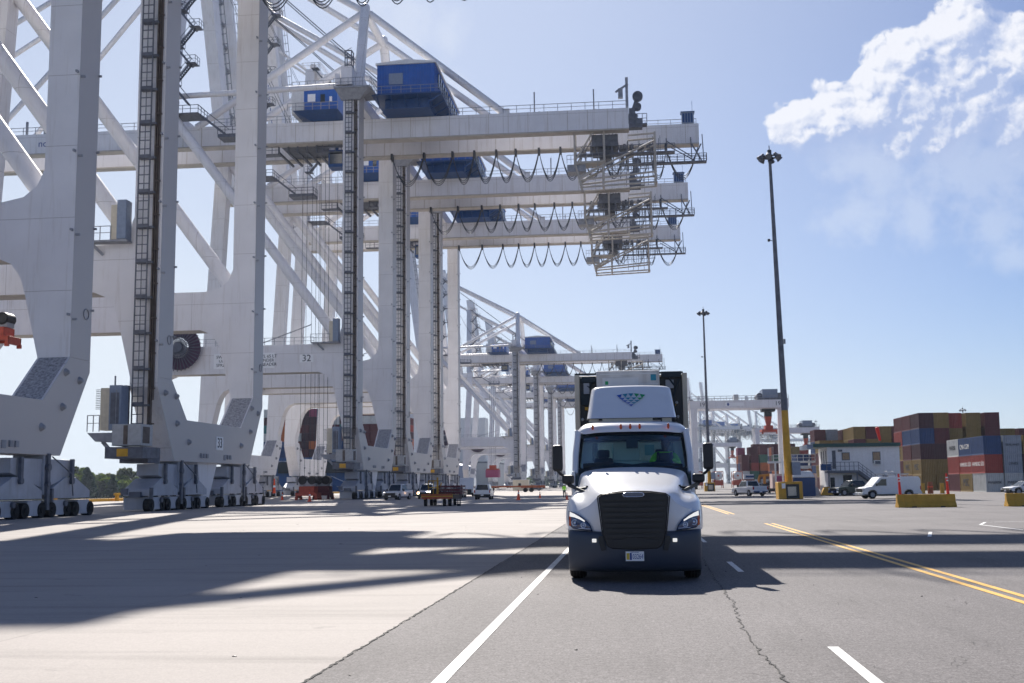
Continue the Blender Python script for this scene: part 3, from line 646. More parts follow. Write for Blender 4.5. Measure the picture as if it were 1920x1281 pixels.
far_src = cranes[31]; FARSKIP = ('rail_wheel','bogie_fittings','eye_plate','leg_bracket','wheel_box','station_plate','cabinet_door','car_door')
fl = ['first of the distant white cranes behind the truck, tallest of that far row', 'second of the distant white cranes beyond the near cluster, left of the truck', 'third distant white crane of the far row, partly behind the truck roof', 'farthest of the distant white cranes showing beside the truck mirror']
for i, y in enumerate((408, 494, 577, 650)):
    dup(far_src, (-38.5, y, 0), label=fl[i], scale=(1, 1, .825), skip=FARSKIP)
ql = ['nearest', 'second', 'third', 'fourth', 'fifth']
for i, (x, y) in enumerate(((70, 1185), (86, 1225), (104, 1270), (122, 1330), (196, 1560))):
    dup(far_src, (x, y, 0), label=f'hazy white crane far off behind the yard gantry, {ql[i]} of the row from the left', skip=FARSKIP)
cranes[32] = base; base.location = (-38.5, YC[32], 0); base['label'] = labs[32]
boom_down(base)
b = MB()
for x in (-11.6,-10.9,-9.4,-8.9,-8.0,-7.4): b.bar((x, -2.2, 53.4), (x, -2.2, 3.3), .05)
for x in (-11.3,-9.9,-8.6,-7.2): b.bar((x, 2.2, 53.4), (x, 2.2, 3.3), .05)
b.build('hoist_wires', 'cable', base)
def plate(s, size, x, y, z, w, h, rot, par, m='ink'):
    b = MB()
    if rot == FRONT: b.box(x-w/2, x+w/2, y-.03, y, z-h/2, z+h/2)
    else: b.box(x, x+.03, y-w/2, y+w/2, z-h/2, z+h/2)
    p = b.build('number_plate', 'signw', par)
    lines = s.split('\n')
    for i, l in enumerate(lines):
        zz = z+(len(lines)-1)/2*size*.95-i*size*.95
        text(l, size, (x, y-.04, zz) if rot == FRONT else (x+.04, y, zz), rot, m, p)
plate('32', 1.35, -7.5, -13.42, 20.05, 2.0, 1.1, FRONT, base)
plate('SWL 65 LT\nUNDER\nSPREADER', .62, -19.4, -13.42, 19.9, 3.6, 2.2, FRONT, base)
plate('SWL 65 LT\nUNDER\nSPREADER', .62, -13.3, -13.42, 19.9, 2.2, 2.2, FRONT, base)
plate('33', 1.3, .01, 1.0, 5.95, 1.8, 1.25, RIGHT, cranes[33])
for n_ in (34,): plate('34', 1.3, .01, 0.0, 5.95, 1.8, 1.25, RIGHT, cranes[n_])
text('U.S.A.', 1.55, (-61.2, -5.22, 56.1), FRONT, 'inkblue', base); text('no  32', 1.55, (-51.7, -5.22, 56.1), FRONT, 'inkblue', base)
for n in (31, 30):
    a_ = R(6.5); d = Vector((-math.sin(a_), 0, math.cos(a_))); p0 = Vector((-35.6, -5.23, 56.0))
    # lettering runs down the boom
    rot = Matrix(((math.sin(a_), math.cos(a_), 0), (0, 0, -1), (-math.cos(a_), math.sin(a_), 0))).to_euler()
    text(f'U.S.A. no {n}', 1.7, p0+d*22.5, rot, 'inkblue', cranes[n]); text('SAVANNAH, GA', 1.7, p0+d*33.5, rot, 'inkblue', cranes[n])
# ================================================================ THE TRUCK (tractor) AND ITS TRAILER
def glassmat(name, tint, tr, rough=.03):
    m = bpy.data.materials.new(name); m.use_nodes = True; t = m.node_tree; t.nodes.clear(); L = t.links.new
    tb = t.nodes.new('ShaderNodeBsdfTransparent'); tb.inputs[0].default_value = (*tint, 1)
    gb = t.nodes.new('ShaderNodeBsdfGlossy'); gb.inputs['Roughness'].default_value = rough; gb.inputs[0].default_value = (.9, .95, 1, 1)
    fr = t.nodes.new('ShaderNodeLayerWeight'); fr.inputs[0].default_value = .3
    ad = t.nodes.new('ShaderNodeMath'); ad.operation = 'MULTIPLY_ADD'; ad.inputs[1].default_value = .22; ad.inputs[2].default_value = tr; L(fr.outputs['Fresnel'], ad.inputs[0])
    mx = t.nodes.new('ShaderNodeMixShader'); L(ad.outputs[0], mx.inputs[0]); L(tb.outputs[0], mx.inputs[1]); L(gb.outputs[0], mx.inputs[2])
    L(mx.outputs[0], t.nodes.new('ShaderNodeOutputMaterial').inputs[0]); return m
M['tglass'] = glassmat('windscreen_glass', (.55, .76, .80), .0)
M['sglass'] = glassmat('side_glass', (.75, .82, .8), .02)
M['tpaint'] = mat('truck_white_paint', (.80, .80, .81), .28, var=.02, coat=.5)
M['tbump'] = mat('bumper_grey_plastic', (.038, .052, .080), .45, var=.06, scale=3)
M['chrome'] = mat('chrome', (.65, .7, .8), .12, 1., var=.02)
M['amber'] = mat('amber_lens', (.55, .08, .01), .25, var=0); M['lens'] = mat('lamp_lens', (.02, .045, .12), .06, spec=1, var=0)
M['lamp'] = mat('lit_lamp', (.8, .8, .8), .2, emit=((1, .97, .88), .35)); M['reflector'] = mat('lamp_reflector', (.5, .58, .72), .15, .7)
M['hivis'] = mat('hi_vis_cloth', (.40, .95, .05), .7, var=.1, emit=((.25, .9, .05), .0)); M['skin'] = mat('skin', (.16, .09, .06), .6)
M['dcloth'] = mat('dark_cloth', (.02, .025, .04), .8); M['strip'] = mat('reflective_strip', (.7, .7, .7), .4)
M['inter'] = mat('cab_interior', (.012, .024, .034), .7)
T = thing('tractor_truck', 'white day-cab tractor truck facing the camera with triangle crest on its roof fairing', 'truck', (0.0, 21.2, 0))
def bow(x, k=.42): return k*(abs(x)/1.25)**2.3
# bonnet: sections from the nose to the foot of the windscreen
secs = [
 (.10, .42, [(0,1.665),(.30,1.66),(.58,1.62),(.69,1.53),(.78,1.42),(.92,1.345),(1.06,1.30),(1.17,1.22),(1.215,1.08),(1.22,.93)]),
 (.30, .34, [(0,1.73),(.34,1.725),(.64,1.68),(.76,1.59),(.84,1.50),(.96,1.45),(1.09,1.43),(1.20,1.34),(1.245,1.15),(1.255,.93)]),
 (.62, .24, [(0,1.80),(.38,1.795),(.70,1.75),(.82,1.66),(.90,1.58),(1.0,1.545),(1.13,1.53),(1.25,1.44),(1.29,1.22),(1.295,.98)]),
 (1.10, .12, [(0,1.89),(.42,1.885),(.78,1.84),(.89,1.75),(.95,1.66),(1.04,1.62),(1.16,1.60),(1.275,1.50),(1.31,1.30),(1.31,1.08)]),
 (1.60, .04, [(0,2.01),(.46,2.005),(.90,1.955),(.98,1.84),(1.02,1.74),(1.09,1.68),(1.18,1.62),(1.27,1.50),(1.30,1.3),(1.30,1.06)]),
 (2.12, .0, [(0,2.12),(.5,2.115),(1.0,2.06),(1.08,1.95),(1.10,1.80),(1.13,1.70),(1.18,1.60),(1.22,1.46),(1.23,1.25),(1.23,1.0)])]
b = MB(); rows = []
for y, k, h in secs:
    full = [(-x, z) for x, z in h[::-1]]+h[1:]
    rows.append([(x, y+bow(x, k), z) for x, z in full])
b.loft(rows)
b.build('bonnet', 'tpaint', T, sub=2)
# front skin between grille and fenders
b = MB()
for s in (-1, 1):
    prof = [(.585,1.62),(.69,1.53),(.78,1.42),(.92,1.345),(1.06,1.30),(1.17,1.22),(1.215,1.08),(1.22,.93)]
    low = [(.56,.86),(.60,.86),(.68,.86),(.78,.865),(.92,.87),(1.04,.88),(1.14,.89),(1.20,.90)]
    g_ = [[(s*(px*(1-t)+lx*t), .085+.42*(abs(px*(1-t)+lx*t)/1.25)**2.3-.04*math.sin(3.14*t)*(1 if i < 7 else 0), pz*(1-t)+lz*t) for i, ((px, pz), (lx, lz)) in enumerate(zip(prof, low))] for t in (0, .2, .4, .6, .8, 1)]
    b.loft(g_ if s > 0 else [r_[::-1] for r_ in g_])
b.build('front_skin', 'tpaint', T, sub=1)
# grille
gr = [(-.64,1.55),(-.58,1.60),(-.32,1.635),(0,1.645),(.32,1.635),(.58,1.60),(.64,1.55),(.565,.88),(.49,.67),(.40,.62),(0,.60),(-.40,.62),(-.49,.67),(-.565,.88)]
b = MB(); b.prism(gr, 'y', .06, .30); g_ = b.build('grille', 'black', T, bev=.02); g_.location.y = -.10
b = MB()
for i in range(9):
    z = 1.52-i*.095; w = .585-.09*(1.52-z)/.8
    n = 12
    pts = [(-w+2*w*j/n, .045-.03*(1-((2*j/n-1)**2)), z) for j in range(n+1)]
    for p, q in zip(pts, pts[1:]): b.bar(p, q, .03, .055)
b.bar((-.40,.03,.735),(.40,.03,.735),.03,.10); b.box(-.16,.16,.0,.06,.66,.82)
b.build('grille_bar', 'black', g_)
b = MB(); b.path([(.655*a/.64 if abs(a) > .6 else a, .04, z+.008) for a, z in gr[:7]]+[(.575,.04,.87)], .012, 6); b.path([(-.655,.04,1.55),(-.575,.04,.87)], .012, 6); b.build('grille_rim', 'black', g_)
b = MB(); n = 20; pts = []
for k in range(n+1):
    a = 6.28319*k/n; pts.append((.19*math.copysign(abs(math.cos(a))**.5, math.cos(a)), -.005, 1.592+.038*math.copysign(abs(math.sin(a))**.7, math.sin(a))))
b.path(pts, .009, 6, cap=False); b.build('badge_ring', 'chrome', g_)
b = MB(); b.prism([(p[0]*.93, p[2]*.0+1.592+(p[2]-1.592)*.8) for p in pts[:-1]], 'y', .0, .03); b.build('badge', 'lens', g_)
b = MB(); b.box(-.13,.13,.035,.05,1.715,1.742); o = b.build('bonnet_vent', 'grey', T); o.rotation_euler.x = R(-20); o.location = (0, .06, .02)
# bumper
cols = [-1.24,-1.235,-1.2,-1.1,-.95,-.8,-.62,-.45,-.2,0,.2,.45,.62,.8,.95,1.1,1.2,1.235,1.24]
def bl(x):
    ax = abs(x); y = .0+.40*(ax/1.24)**3.0
    return y
rows = []
for (dz, dy, zz) in ((0,.16,0),(0,.02,0),(1,-.02,.86),(1,-.03,.62),(1,.0,.42),(1,.05,.28),(1,.16,.2),(1,.4,.18)):
    row = []
    for i, x in enumerate(cols):
        top = .905+.055*(abs(x)/1.24)**1.5-(.0 if abs(x) > .6 else .0)
        z = top if dz == 0 else zz+(.0 if zz < .8 else .02)
        y = bl(x)+dy+(0 if abs(x) < 1.22 else .08)
        if i in (0, len(cols)-1): y = .95+dy*.3
        row.append((x, y, z))
    rows.append(row)
b = MB(); b.loft(rows); bm_ = b.build('bumper', 'tbump', T, sub=1)
b = MB()
for s in (-1, 1): b.prism([(s*.52,.60),(s*.60,.585),(s*.66,.80),(s*.63,.85),(s*.56,.85)], 'y', -.035, .1)
b.build('air_slot', 'black', bm_)
for s in (-1, 1):
    b = MB(); b.box(s*.73-.04, s*.73+.04, .03, .12, .735, .80); b.build('fog_lamp', 'lamp', bm_, bev=.008)
b = MB(); b.box(-.165,.165,-.075,-.06,.405,.575); pl = b.build('number_plate', 'signw', T)
text('03264', .125, (.055,-.077,.48), FRONT, 'inkblue', pl, ext=.001, sx=.62); b = MB(); b.box(-.15,-.095,-.078,-.076,.43,.545); b.build('plate_mark', 'amber', pl)
M['platey'] = mat('plate_yellow', (.7, .5, .05), .5, var=0); pl.children[-1].data.materials[0] = M['platey']
b = MB(); b.box(-.09,-.055,-.078,-.076,.425,.55); b.build('plate_mark', 'inkblue', pl)
text('INDIANA', .035, (0,-.077,.558), FRONT, 'inkblue', pl, ext=.001)
# headlamps
def hy(x): return .03+.42*(abs(x)/1.25)**2.3
for s in (-1, 1):
    out = [(1.205,1.30),(1.215,1.16),(1.19,1.03),(1.13,.975),(.95,.95),(.765,.935),(.80,1.04),(.87,1.13),(.99,1.215),(1.10,1.27)]
    hl = MB(); k = len(out); cx, cz = 1.03, 1.08
    vs = [(s*x, hy(x)-.02, z) for x, z in out]+[(s*(cx+(x-cx)*.8), hy(cx+(x-cx)*.8)-.045, cz+(z-cz)*.8) for x, z in out]+[(s*cx, hy(cx)-.05, cz)]+[(s*x, hy(x)+.05, z) for x, z in out]
    fs = [(i, (i+1) % k, k+(i+1) % k, k+i) for i in range(k)]+[(k+i, k+(i+1) % k, 2*k) for i in range(k)]+[(i, (i+1) % k, 2*k+1+(i+1) % k, 2*k+1+i) for i in range(k)]
    hl.add(vs, fs, True); h = hl.build('headlight', 'lens', T)
    b = MB(); st = [(1.185,1.285),(1.10,1.25),(1.0,1.195),(.90,1.125)]; sb_ = [(1.19,1.20),(1.10,1.185),(1.0,1.15),(.905,1.10)]
    b.loft([[(s*x, hy(x)-.06, z) for x, z in st], [(s*x, hy(x)-.062, z) for x, z in sb_]]); b.build('running_light', 'lamp', h)
    b = MB()
    for cx_, cz_, r_ in ((1.09,1.085,.055),(.93,1.04,.042)):
        b.ring((s*cx_, hy(cx_)-.055, cz_), 'y', r_, .014, 16); b.ball((s*cx_, hy(cx_)-.045, cz_), r_*.62, 12, 8, (1, .5, 1))
    b.tube((s*.80, hy(.8)-.05, .975), (s*1.02, hy(1.02)-.06, .985), .010)
    b.build('reflector', 'reflector', h)
    b = MB(); b.loft([[(s*1.20, hy(1.2)-.035, 1.24),(s*1.205, hy(1.2)-.03, 1.03)],[(s*1.165, hy(1.16)-.045, 1.18),(s*1.165, hy(1.16)-.045, 1.02)]]); b.build('side_marker', 'amber', h)
# cab shell
b = MB()
for s in (-1, 1):
    b.box(*sorted((s*1.16, s*1.225)), 2.1, 4.05, .75, 2.05)                      # door lower
    b.box(*sorted((s*1.10, s*1.19)), 3.72, 4.05, 2.05, 2.92)                     # rear pillar
    b.box(*sorted((s*1.11, s*1.19)), 2.9, 4.0, 2.78, 2.92)                       # door top
b.box(-1.2, 1.2, 3.98, 4.05, .75, 2.28); b.box(-1.15, 1.15, 3.98, 4.05, 2.68, 2.95)
for x0, x1 in ((-1.15,-.86),(-.42,.16),(.90,1.15)): b.box(x0, x1, 3.98, 4.05, 2.28, 2.68)
b.box(-1.2, 1.2, 2.1, 4.0, .7, .78)
cabo = b.build('cab_shell', 'tpaint', T, bev=.015)
b = MB()
for s in (-1, 1):
    pA = [(s*1.13, 2.42, 2.02), (s*1.155, 2.75, 2.45), (s*1.12, 3.05, 2.88)]
    b.path([(s*1.165,2.32,2.0),(s*1.165,2.62,2.4),(s*1.12,2.95,2.86)], .065, 8)
    b.loft([[(s*1.13,2.2,2.0),(s*1.24,2.45,2.0)],[(s*1.12,2.6,2.45),(s*1.21,2.8,2.45)],[(s*1.06,2.93,2.88),(s*1.17,3.1,2.88)]])
    b.build('pillar', 'tpaint', cabo); b = MB()
rows = []
for y, zt, zb, kx in ((2.80,2.865,2.84,.96),(2.82,2.93,2.84,.985),(2.92,3.03,2.84,1.0),(3.15,3.10,2.84,1.01),(3.5,3.12,2.84,1.01),(4.05,3.10,2.84,1.01)):
    h = [(0,zt),(.5,zt-.004),(.85,zt-.015),(1.02,zt-.05),(1.13,zb+(zt-zb)*.45),(1.16,zb)]
    rows.append([(-x*kx, y+.16*(x/1.1)**3, z) for x, z in h[::-1]]+[(x*kx, y+.16*(x/1.1)**3, z) for x, z in h[1:]])
b = MB(); b.loft(rows); b.build('cab_roof', 'tpaint', T, sub=1)
def wsy(x, t): return 2.16+.70*t+.24*(abs(x)/1.1)**2.4
def wpt(x, t, off=0): return (x, wsy(x, t)-off, 2.05+.81*t)
NX = 18
def wrow(t, hw, off): return [wpt(-hw+2*hw*i/NX, t, off) for i in range(NX+1)]
def hw(t):                                                   # rounded corner outline
    w = 1.125-.06*t
    e = min(t, 1-t)
    return w-.13*max(0, 1-e/.13)**2
ts = [0,.01,.03,.06,.1,.15,.25,.4,.55,.7,.82,.88,.92,.95,.98,1]
b = MB(); b.loft([wrow(t, hw(t)-.02, .0) for t in ts]); b.build('windscreen', 'tglass', T)
b = MB()
outer = [[*wpt(-hw(t), t, .012)] for t in ts]; 
for s in (-1, 1): b.loft([[wpt(s*hw(t), t, .012), wpt(s*(hw(t)-.055), t, .014)] for t in ts])
b.loft([wrow(0, hw(0), .012), wrow(.07, hw(.07)-.05, .014)]); b.loft([wrow(.93, hw(.93)-.05, .014), wrow(1, hw(1), .012)])
b.build('windscreen_frame', 'black', T)
b = MB(); b.loft([[(x, 2.13+.25*(abs(x)/1.1)**2.4, 2.035) for x in (-1.1,-.8,-.4,0,.4,.8,1.1)], [(x, 2.19+.25*(abs(x)/1.1)**2.4, 2.06) for x in (-1.1,-.8,-.4,0,.4,.8,1.1)]]); b.path([(-.9,2.2,2.08),(-.2,2.14,2.13)],.012); b.path([(.1,2.14,2.1),(.85,2.24,2.13)],.012); b.build('wiper', 'black', T)
b = MB()
for x in (-.81,-.225,-.03,.165,.755): b = MB(); b.ball((x, 2.84+.0, 2.97), .045, 10, 8, (.62, .9, 1.35)); b.build('marker_lamp', 'amber', T)
# interior
b = MB(); b.box(-1.1, 1.1, 2.35, 2.75, 1.5, 2.10); b.path([(-1.0,2.42,2.15),(-.5,2.36,2.18),(0,2.35,2.12),(.45,2.36,2.17),(1.0,2.45,2.12)], .06, 8); b.build('dashboard', 'inter', T)
for x in (-.62, .62):
    b = MB(); b.box(x-.27, x+.27, 3.3, 3.75, 1.2, 1.62); b.frus((x-.27,x+.27,3.62,3.78),(x-.2,x+.2,3.74,3.86),1.6,2.34); b.box(x-.13,x+.13,3.73,3.85,2.34,2.52); b.build('seat', 'inter', T, bev=.04)
b = MB(); b.ring((.60, 2.92, 2.06), 'y', .21, .018, 20); b.bar((.6,2.92,2.06),(.6,2.7,1.9),.05); b.bar((.4,2.92,2.06),(.8,2.92,2.06),.03); o = b.build('steering_wheel', 'black', T)
b = MB(); b.box(-1.12,1.12,2.95,3.97,2.70,2.80); b.box(-.12,.12,2.8,2.95,2.52,2.72); b.build('headliner', 'inter', T)
b = MB()
for x0, x1 in ((-.86,-.42),(.16,.90)): b.box(x0, x1, 4.0, 4.01, 2.28, 2.68)
b.build('rear_window', 'sglass', T)
b = MB()
for s in (-1, 1): b.prism([(2.35,2.05),(3.70,2.05),(3.70,2.78),(3.02,2.78)], 'x', s*1.165, s*1.172)
b.build('side_window', 'sglass', T)
# roof fairing
def fpt(x, z, t): return (x, 3.22+.36*t+.10*(abs(x)/.9)**3, z)
rows = []
for t in (0, .04, .3, .6, .86, .93, .97, 1):
    z = 3.18+.72*min(1, t/.97); w = .985-.115*t; d = 0
    if t == 1: z = 3.93; w = .82; d = .10
    cz = -.10*max(0, (t-.6))/.4
    pts = []
    for u in (-1,-.97,-.86,-.7,-.4,0,.4,.7,.86,.97,1):
        x = u*w; zz = z-(.02 if abs(u) > .95 and t > .9 else 0)+.028*(1-u*u)*(t > .8)
        yy = 3.35+.80*t+d+.05*abs(u)**3+((.9-.7*t) if abs(u) == 1 else 0)
        pts.append((x, yy, zz))
    rows.append(pts)
rows.append([(p[0], 4.75, p[2]-.05) for p in rows[-1]])
b = MB(); b.loft(rows); fa = b.build('roof_fairing', 'tpaint', T, sub=1)
b = MB(); b.box(-.95,.95,3.4,4.2,3.17,3.18); b.build('fairing_floor', 'black', fa)
b = MB()
for x in (-.8,-.15,.15,.75): b.box(x-.1, x+.1, 3.45, 3.6, 3.08, 3.2)
b.box(-.62,.45,3.4,3.45,3.1,3.19); b.build('fairing_bracket', 'cream', T)
# crest of triangles, blue at the left to green at the right
M['cA'] = mat('crest_blue', (.015, .09, .42), .4, var=0); M['cB'] = mat('crest_teal', (.01, .24, .34), .4, var=0); M['cC'] = mat('crest_green', (.01, .33, .10), .4, var=0)
cb = {'cA': MB(), 'cB': MB(), 'cC': MB()}
CZ = [(3.748,3.662,.315,.205),(3.650,3.600,.258,.158),(3.588,3.546,.198,.11),(3.535,3.500,.128,.058),(3.488,3.448,.062,0)]
for r_, (zt, zb_, wt, wb) in enumerate(CZ):
    n = 5-r_
    for k in range(n):
        fl = lambda i, w, m_: -w+2*w*i/m_
        A = (fl(k, wt, n)+.004, zt); B = (fl(k+1, wt, n)-.004, zt); um = (A[0]+B[0])/2/.315
        C = ((A[0]+B[0])/2*.93 if n > 1 else 0, zb_)
        lift = lambda p: (p[0], p[1]-.045*(abs(p[0])/.31)**2*(1 if r_ == 0 else .5))
        A, B, C = map(lift, (A, B, C))
        key = 'cA' if um < -.45 or (r_ >= 2 and um < -.0) or r_ == 4 else ('cC' if um > .25 and r_ < 2 else 'cB')
        cb[key].add([(p[0], 3.35+.80*(p[1]-3.18)/.742-.035, p[1]) for p in (A, B, C)], [(0, 1, 2)])
for key, q in cb.items(): q.build('crest', key, fa, rec=False)
# seams and fasteners of the bonnet
b = MB()
for s in (-1, 1):
    b.path([(s*1.232, 2.13, 1.2+.1*i) for i in range(9)], .006, 4)
    b.path([(s*1.231, 2.4, .8), (s*1.231, 2.42, 2.0)], .005, 4); b.path([(s*1.231, 3.68, .8), (s*1.20, 3.70, 2.1)], .005, 4)
    b.path([(s*.60, .095, .87), (s*.9, .16, .875), (s*1.12, .33, .885), (s*1.22, .50, .90)], .008, 4)
b.build('panel_seam', 'black', T)
b = MB()
for s in (-1, 1): b.bar((s*1.245, 1.95, 1.52), (s*1.245, 2.05, 1.52), .03, .07); b.box(*sorted((s*1.226, s*1.25)), 3.5, 3.62, 1.72, 1.77)
b.build('latch_handle', 'black', T)
# mirrors
for s in (-1, 1):
    b = MB(); b.box(*sorted((s*1.385, s*1.585)), 1.72, 1.84, 2.05, 2.575); mi = b.build('mirror', 'black', T, bev=.05)
    b = MB(); b.box(*sorted((s*1.155, s*1.40)), 1.62, 1.76, 1.80, 1.975); b.build('convex_mirror', 'black', T, bev=.045)
    b = MB(); b.path([(s*1.49,1.8,2.06),(s*1.44,1.86,2.0),(s*1.28,1.95,1.9),(s*1.2,2.15,1.88)], .028, 8)
    b.path([(s*1.30,1.72,1.80),(s*1.12,1.45,1.70),(s*.90,1.12,1.72)], .022, 8); b.bar((s*.90,1.10,1.50),(s*.885,1.10,1.76),.04); b.bar((s*1.27,1.70,1.78),(s*.87,.98,1.62),.05,.06)
    b.build('mirror_arm', 'black', T)
# wheels, chassis
def wheel(par, x0, x1, y, r, name='wheel', hub='grey'):
    b = MB(); xm = (x0+x1)/2; s = 1 if x1 > 0 else -1
    pr = [(x0, r*.55), (x0, r*.92), (x0+.05*(1 if x1 > x0 else -1), r), (x1-.05*(1 if x1 > x0 else -1), r), (x1, r*.92), (x1, r*.55)]
    n = 28; rows = [[(p[0], y+p[1]*math.cos(6.28319*k/n), r+p[1]*math.sin(6.28319*k/n)) for k in range(n+1)] for p in pr]
    b.loft(rows); o = b.build(name, 'rubber', par)
    b = MB(); xo = x1 if abs(x1) > abs(x0) else x0
    b.tube((xm, y, r), (xo-.06*(1 if xo > 0 else -1), y, r), r*.56, n=20); b.tube((xo-.07*(1 if xo > 0 else -1), y, r), (xo+.02*(1 if xo > 0 else -1), y, r), r*.2, n=12); b.build('rim', hub, o); return o
for s in (-1, 1):
    w = wheel(T, s*.93, s*1.235, 1.32, .51)
    b = MB()
    for x in (.99, 1.05, 1.11, 1.17): b.ring((s*x, 1.32, .51), 'x', .507, .006, 28)
    b.build('tread_rib', 'black', w)
    for y in (4.9, 6.2): wheel(T, s*.62, s*.92, y, .51); wheel(T, s*.95, s*1.25, y, .51)
b = MB()
for s in (-1, 1): b.box(*sorted((s*.38, s*.48)), .5, 6.8, .6, .9)
b.box(-.95,.95,1.22,1.42,.42,.58); b.box(-.5,.5,.7,1.9,.62,1.35); b.box(-1.15,-.7,2.3,3.9,.35,.85); b.box(.7,1.15,2.3,3.9,.35,.85); b.box(-.6,.6,5.1,6.1,1.0,1.2); b.box(-1.0,1.0,.9,2.1,.9,1.4)
b.build('chassis', 'black', T)
b = MB()
for s in (-1, 1): b.box(*sorted((s*1.2, s*1.27)), 2.4, 2.6, .35, .75); b.box(*sorted((s*1.2,s*1.26)),3.0,3.3,.4,.7)
b.build('step', 'steel', T)
# driver
def person_body(name, joints, edges, m, par, sub=2):
    me = bpy.data.meshes.new(name); ks = list(joints); me.from_pydata([joints[k][0] for k in ks], [(ks.index(a), ks.index(c)) for a, c in edges], [])
    me.materials.append(M[m]); o = bpy.data.objects.new(name, me); S.collection.objects.link(o); o.parent = par
    sk = o.modifiers.new('skin', 'SKIN'); sk.use_smooth_shade = True
    for i, k in enumerate(ks):
        r_ = joints[k][1]; me.skin_vertices[0].data[i].radius = (r_, r_) if not isinstance(r_, tuple) else r_
    me.skin_vertices[0].data[0].use_root = True
    q = o.modifiers.new('subsurf', 'SUBSURF'); q.levels = q.render_levels = sub
    return o
def head(par, c, r=.105, m='skin', face=-1):
    b = MB(); b.ball(c, r, 16, 12, (.84, .95, 1.18)); b.ball((c[0], c[1]+face*r*.98, c[2]-.01), r*.2, 8, 6, (.7, 1, 1.3)); b.tube((c[0], c[1]+.01, c[2]-r*1.5), (c[0], c[1], c[2]-r*.7), r*.5)
    for s in (-1, 1): b.ball((c[0]+s*r*.84, c[1], c[2]-.01), r*.22, 8, 6, (.4, .8, 1.2))
    h = b.build('head', m, par)
    b = MB()
    for s in (-1, 1): b.ball((c[0]+s*r*.34, c[1]+face*r*.86, c[2]+r*.12), r*.12, 8, 6)
    b.bar((c[0]-r*.3, c[1]+face*r*.88, c[2]-r*.5), (c[0]+r*.3, c[1]+face*r*.88, c[2]-r*.5), .008); b.build('face', 'black', h); return h
D = thing('person', 'truck driver in a bright yellow-green vest seated behind the wheel', 'person', (0.04, 21.12, .20))
J = {'pel': ((.62,3.42,1.66),.15),'ch': ((.63,3.5,1.95),.17),'nk': ((.64,3.48,2.20),.10),'sl': ((.44,3.46,2.17),.075),'el': ((.34,3.28,1.98),.055),'hl': ((.42,3.0,2.06),.04),'sr': ((.84,3.46,2.17),.075),'er': ((.94,3.28,1.98),.055),'hr': ((.80,3.0,2.08),.04)}
person_body('clothed_torso', J, [('pel','ch'),('ch','nk'),('nk','sl'),('sl','el'),('el','hl'),('nk','sr'),('sr','er'),('er','hr')], 'hivis', D)
b = MB(); b.box(.53,.75,3.2,3.62,1.6,2.22); b.path([(.5,3.32,2.24),(.5,3.30,1.7)],.03); b.path([(.78,3.32,2.24),(.78,3.30,1.7)],.03); b.build('dark_shirt', 'dcloth', D)
head(D, (.66, 3.42, 2.43)); b = MB(); b.ball((.66,3.44,2.50),.112,14,8,(.88,1,.8)); b.bar((.66,3.36,2.52),(.66,3.24,2.50),.14,.02); b.build('cap', 'dcloth', D)
# reefer trailer
M['unitw'] = mat('dirty_white_unit', (.62, .60, .57), .55, var=.15, scale=4, dirt=.9)
TR = thing('reefer_trailer', 'tall refrigerated container trailer coupled behind the white truck cab', 'trailer', (0.0, 26.5, 0))
b = MB(); b.box(-1.27, 1.27, .12, 12.3, 1.3, 4.28); b.build('box_body', 'cream', TR, bev=.02)
b = MB()
for i in range(26): b.box(-1.285,-1.27,.5+i*.45,.72+i*.45,1.4,4.15); b.box(1.27,1.285,.5+i*.45,.72+i*.45,1.4,4.15)
b.build('side_rib', 'cream', TR)
b = MB(); b.box(-1.17,1.17,.02,.12,1.35,4.22); b.build('front_recess', 'black', TR)
b = MB()
for s in (-1, 1): b = MB(); b.box(*sorted((s*1.18, s*1.29)), -.02, .14, 1.3, 4.30); b.build('corner_post', 'cream', TR)
b = MB(); b.box(-.78,.66,-.22,.05,3.5,4.36); b.box(-.78,.66,-.2,.03,2.0,3.45); u = b.build('cooling_unit', 'unitw', TR, bev=.02)
b = MB(); b.box(-.64,.18,-.235,-.22,3.9,4.2); b.box(-.70,.60,-.235,-.225,4.27,4.29); b.box(.2,.62,-.235,-.22,4.02,4.05); b.path([(-.6,-.24,4.14),(-.58,-.24,4.19),(.1,-.24,4.2),(.14,-.24,4.17),(.15,-.24,3.95)],.006,5); b.build('unit_panel', 'wht', u)
b = MB(); b.box(.46,.58,-.24,-.22,4.12,4.26); b.build('unit_label', 'cB', u)
b = MB(); b.box(-.58,-.51,-.242,-.236,4.04,4.12); b.build('unit_mark', 'cC', u)
b = MB(); b.box(-1.29,1.2,0,.1,4.30,4.335); b.box(.70,1.16,-.12,.03,4.2,4.33); b.box(-1.12,-.80,-.10,.03,4.12,4.25); b.box(-1.14,-.85,-.06,.03,3.6,3.9); b.path([(-1.1,-.05,4.1),(-.95,-.1,4.0),(-.86,-.08,4.15)],.02); b.path([(1.1,-.05,4.15),(.95,-.1,3.7),(1.02,-.08,3.4)],.02); b.path([(.86,-.1,4.2),(1.0,-.1,4.0)],.02); b.build('unit_pipework', 'inter', TR)
b = MB(); b.box(.80,.98,-.08,.02,3.95,4.14); b.box(-1.08,-.95,-.1,.02,3.85,4.1); b.build('junction_box', 'steel2', TR)
b = MB(); b.box(-1.06,-.98,-.07,.0,3.48,3.55); b.bar((.86,-.08,3.2),(1.02,-.08,3.58),.015); b.build('unit_tag', 'yellow', TR)
b = MB()
for x, z in ((-1.12,3.27),(-1.0,3.12),(-1.1,2.9),(-.95,3.22),(1.04,3.62),(1.06,3.3),(.98,3.1)): b.ball((x,.0,z),.035,8,6)
b.build('bolt', 'grey', TR)
b = MB()
for s in (-1, 1): b.box(*sorted((s*.45, s*.6)), .3, 12.2, 1.05, 1.3)
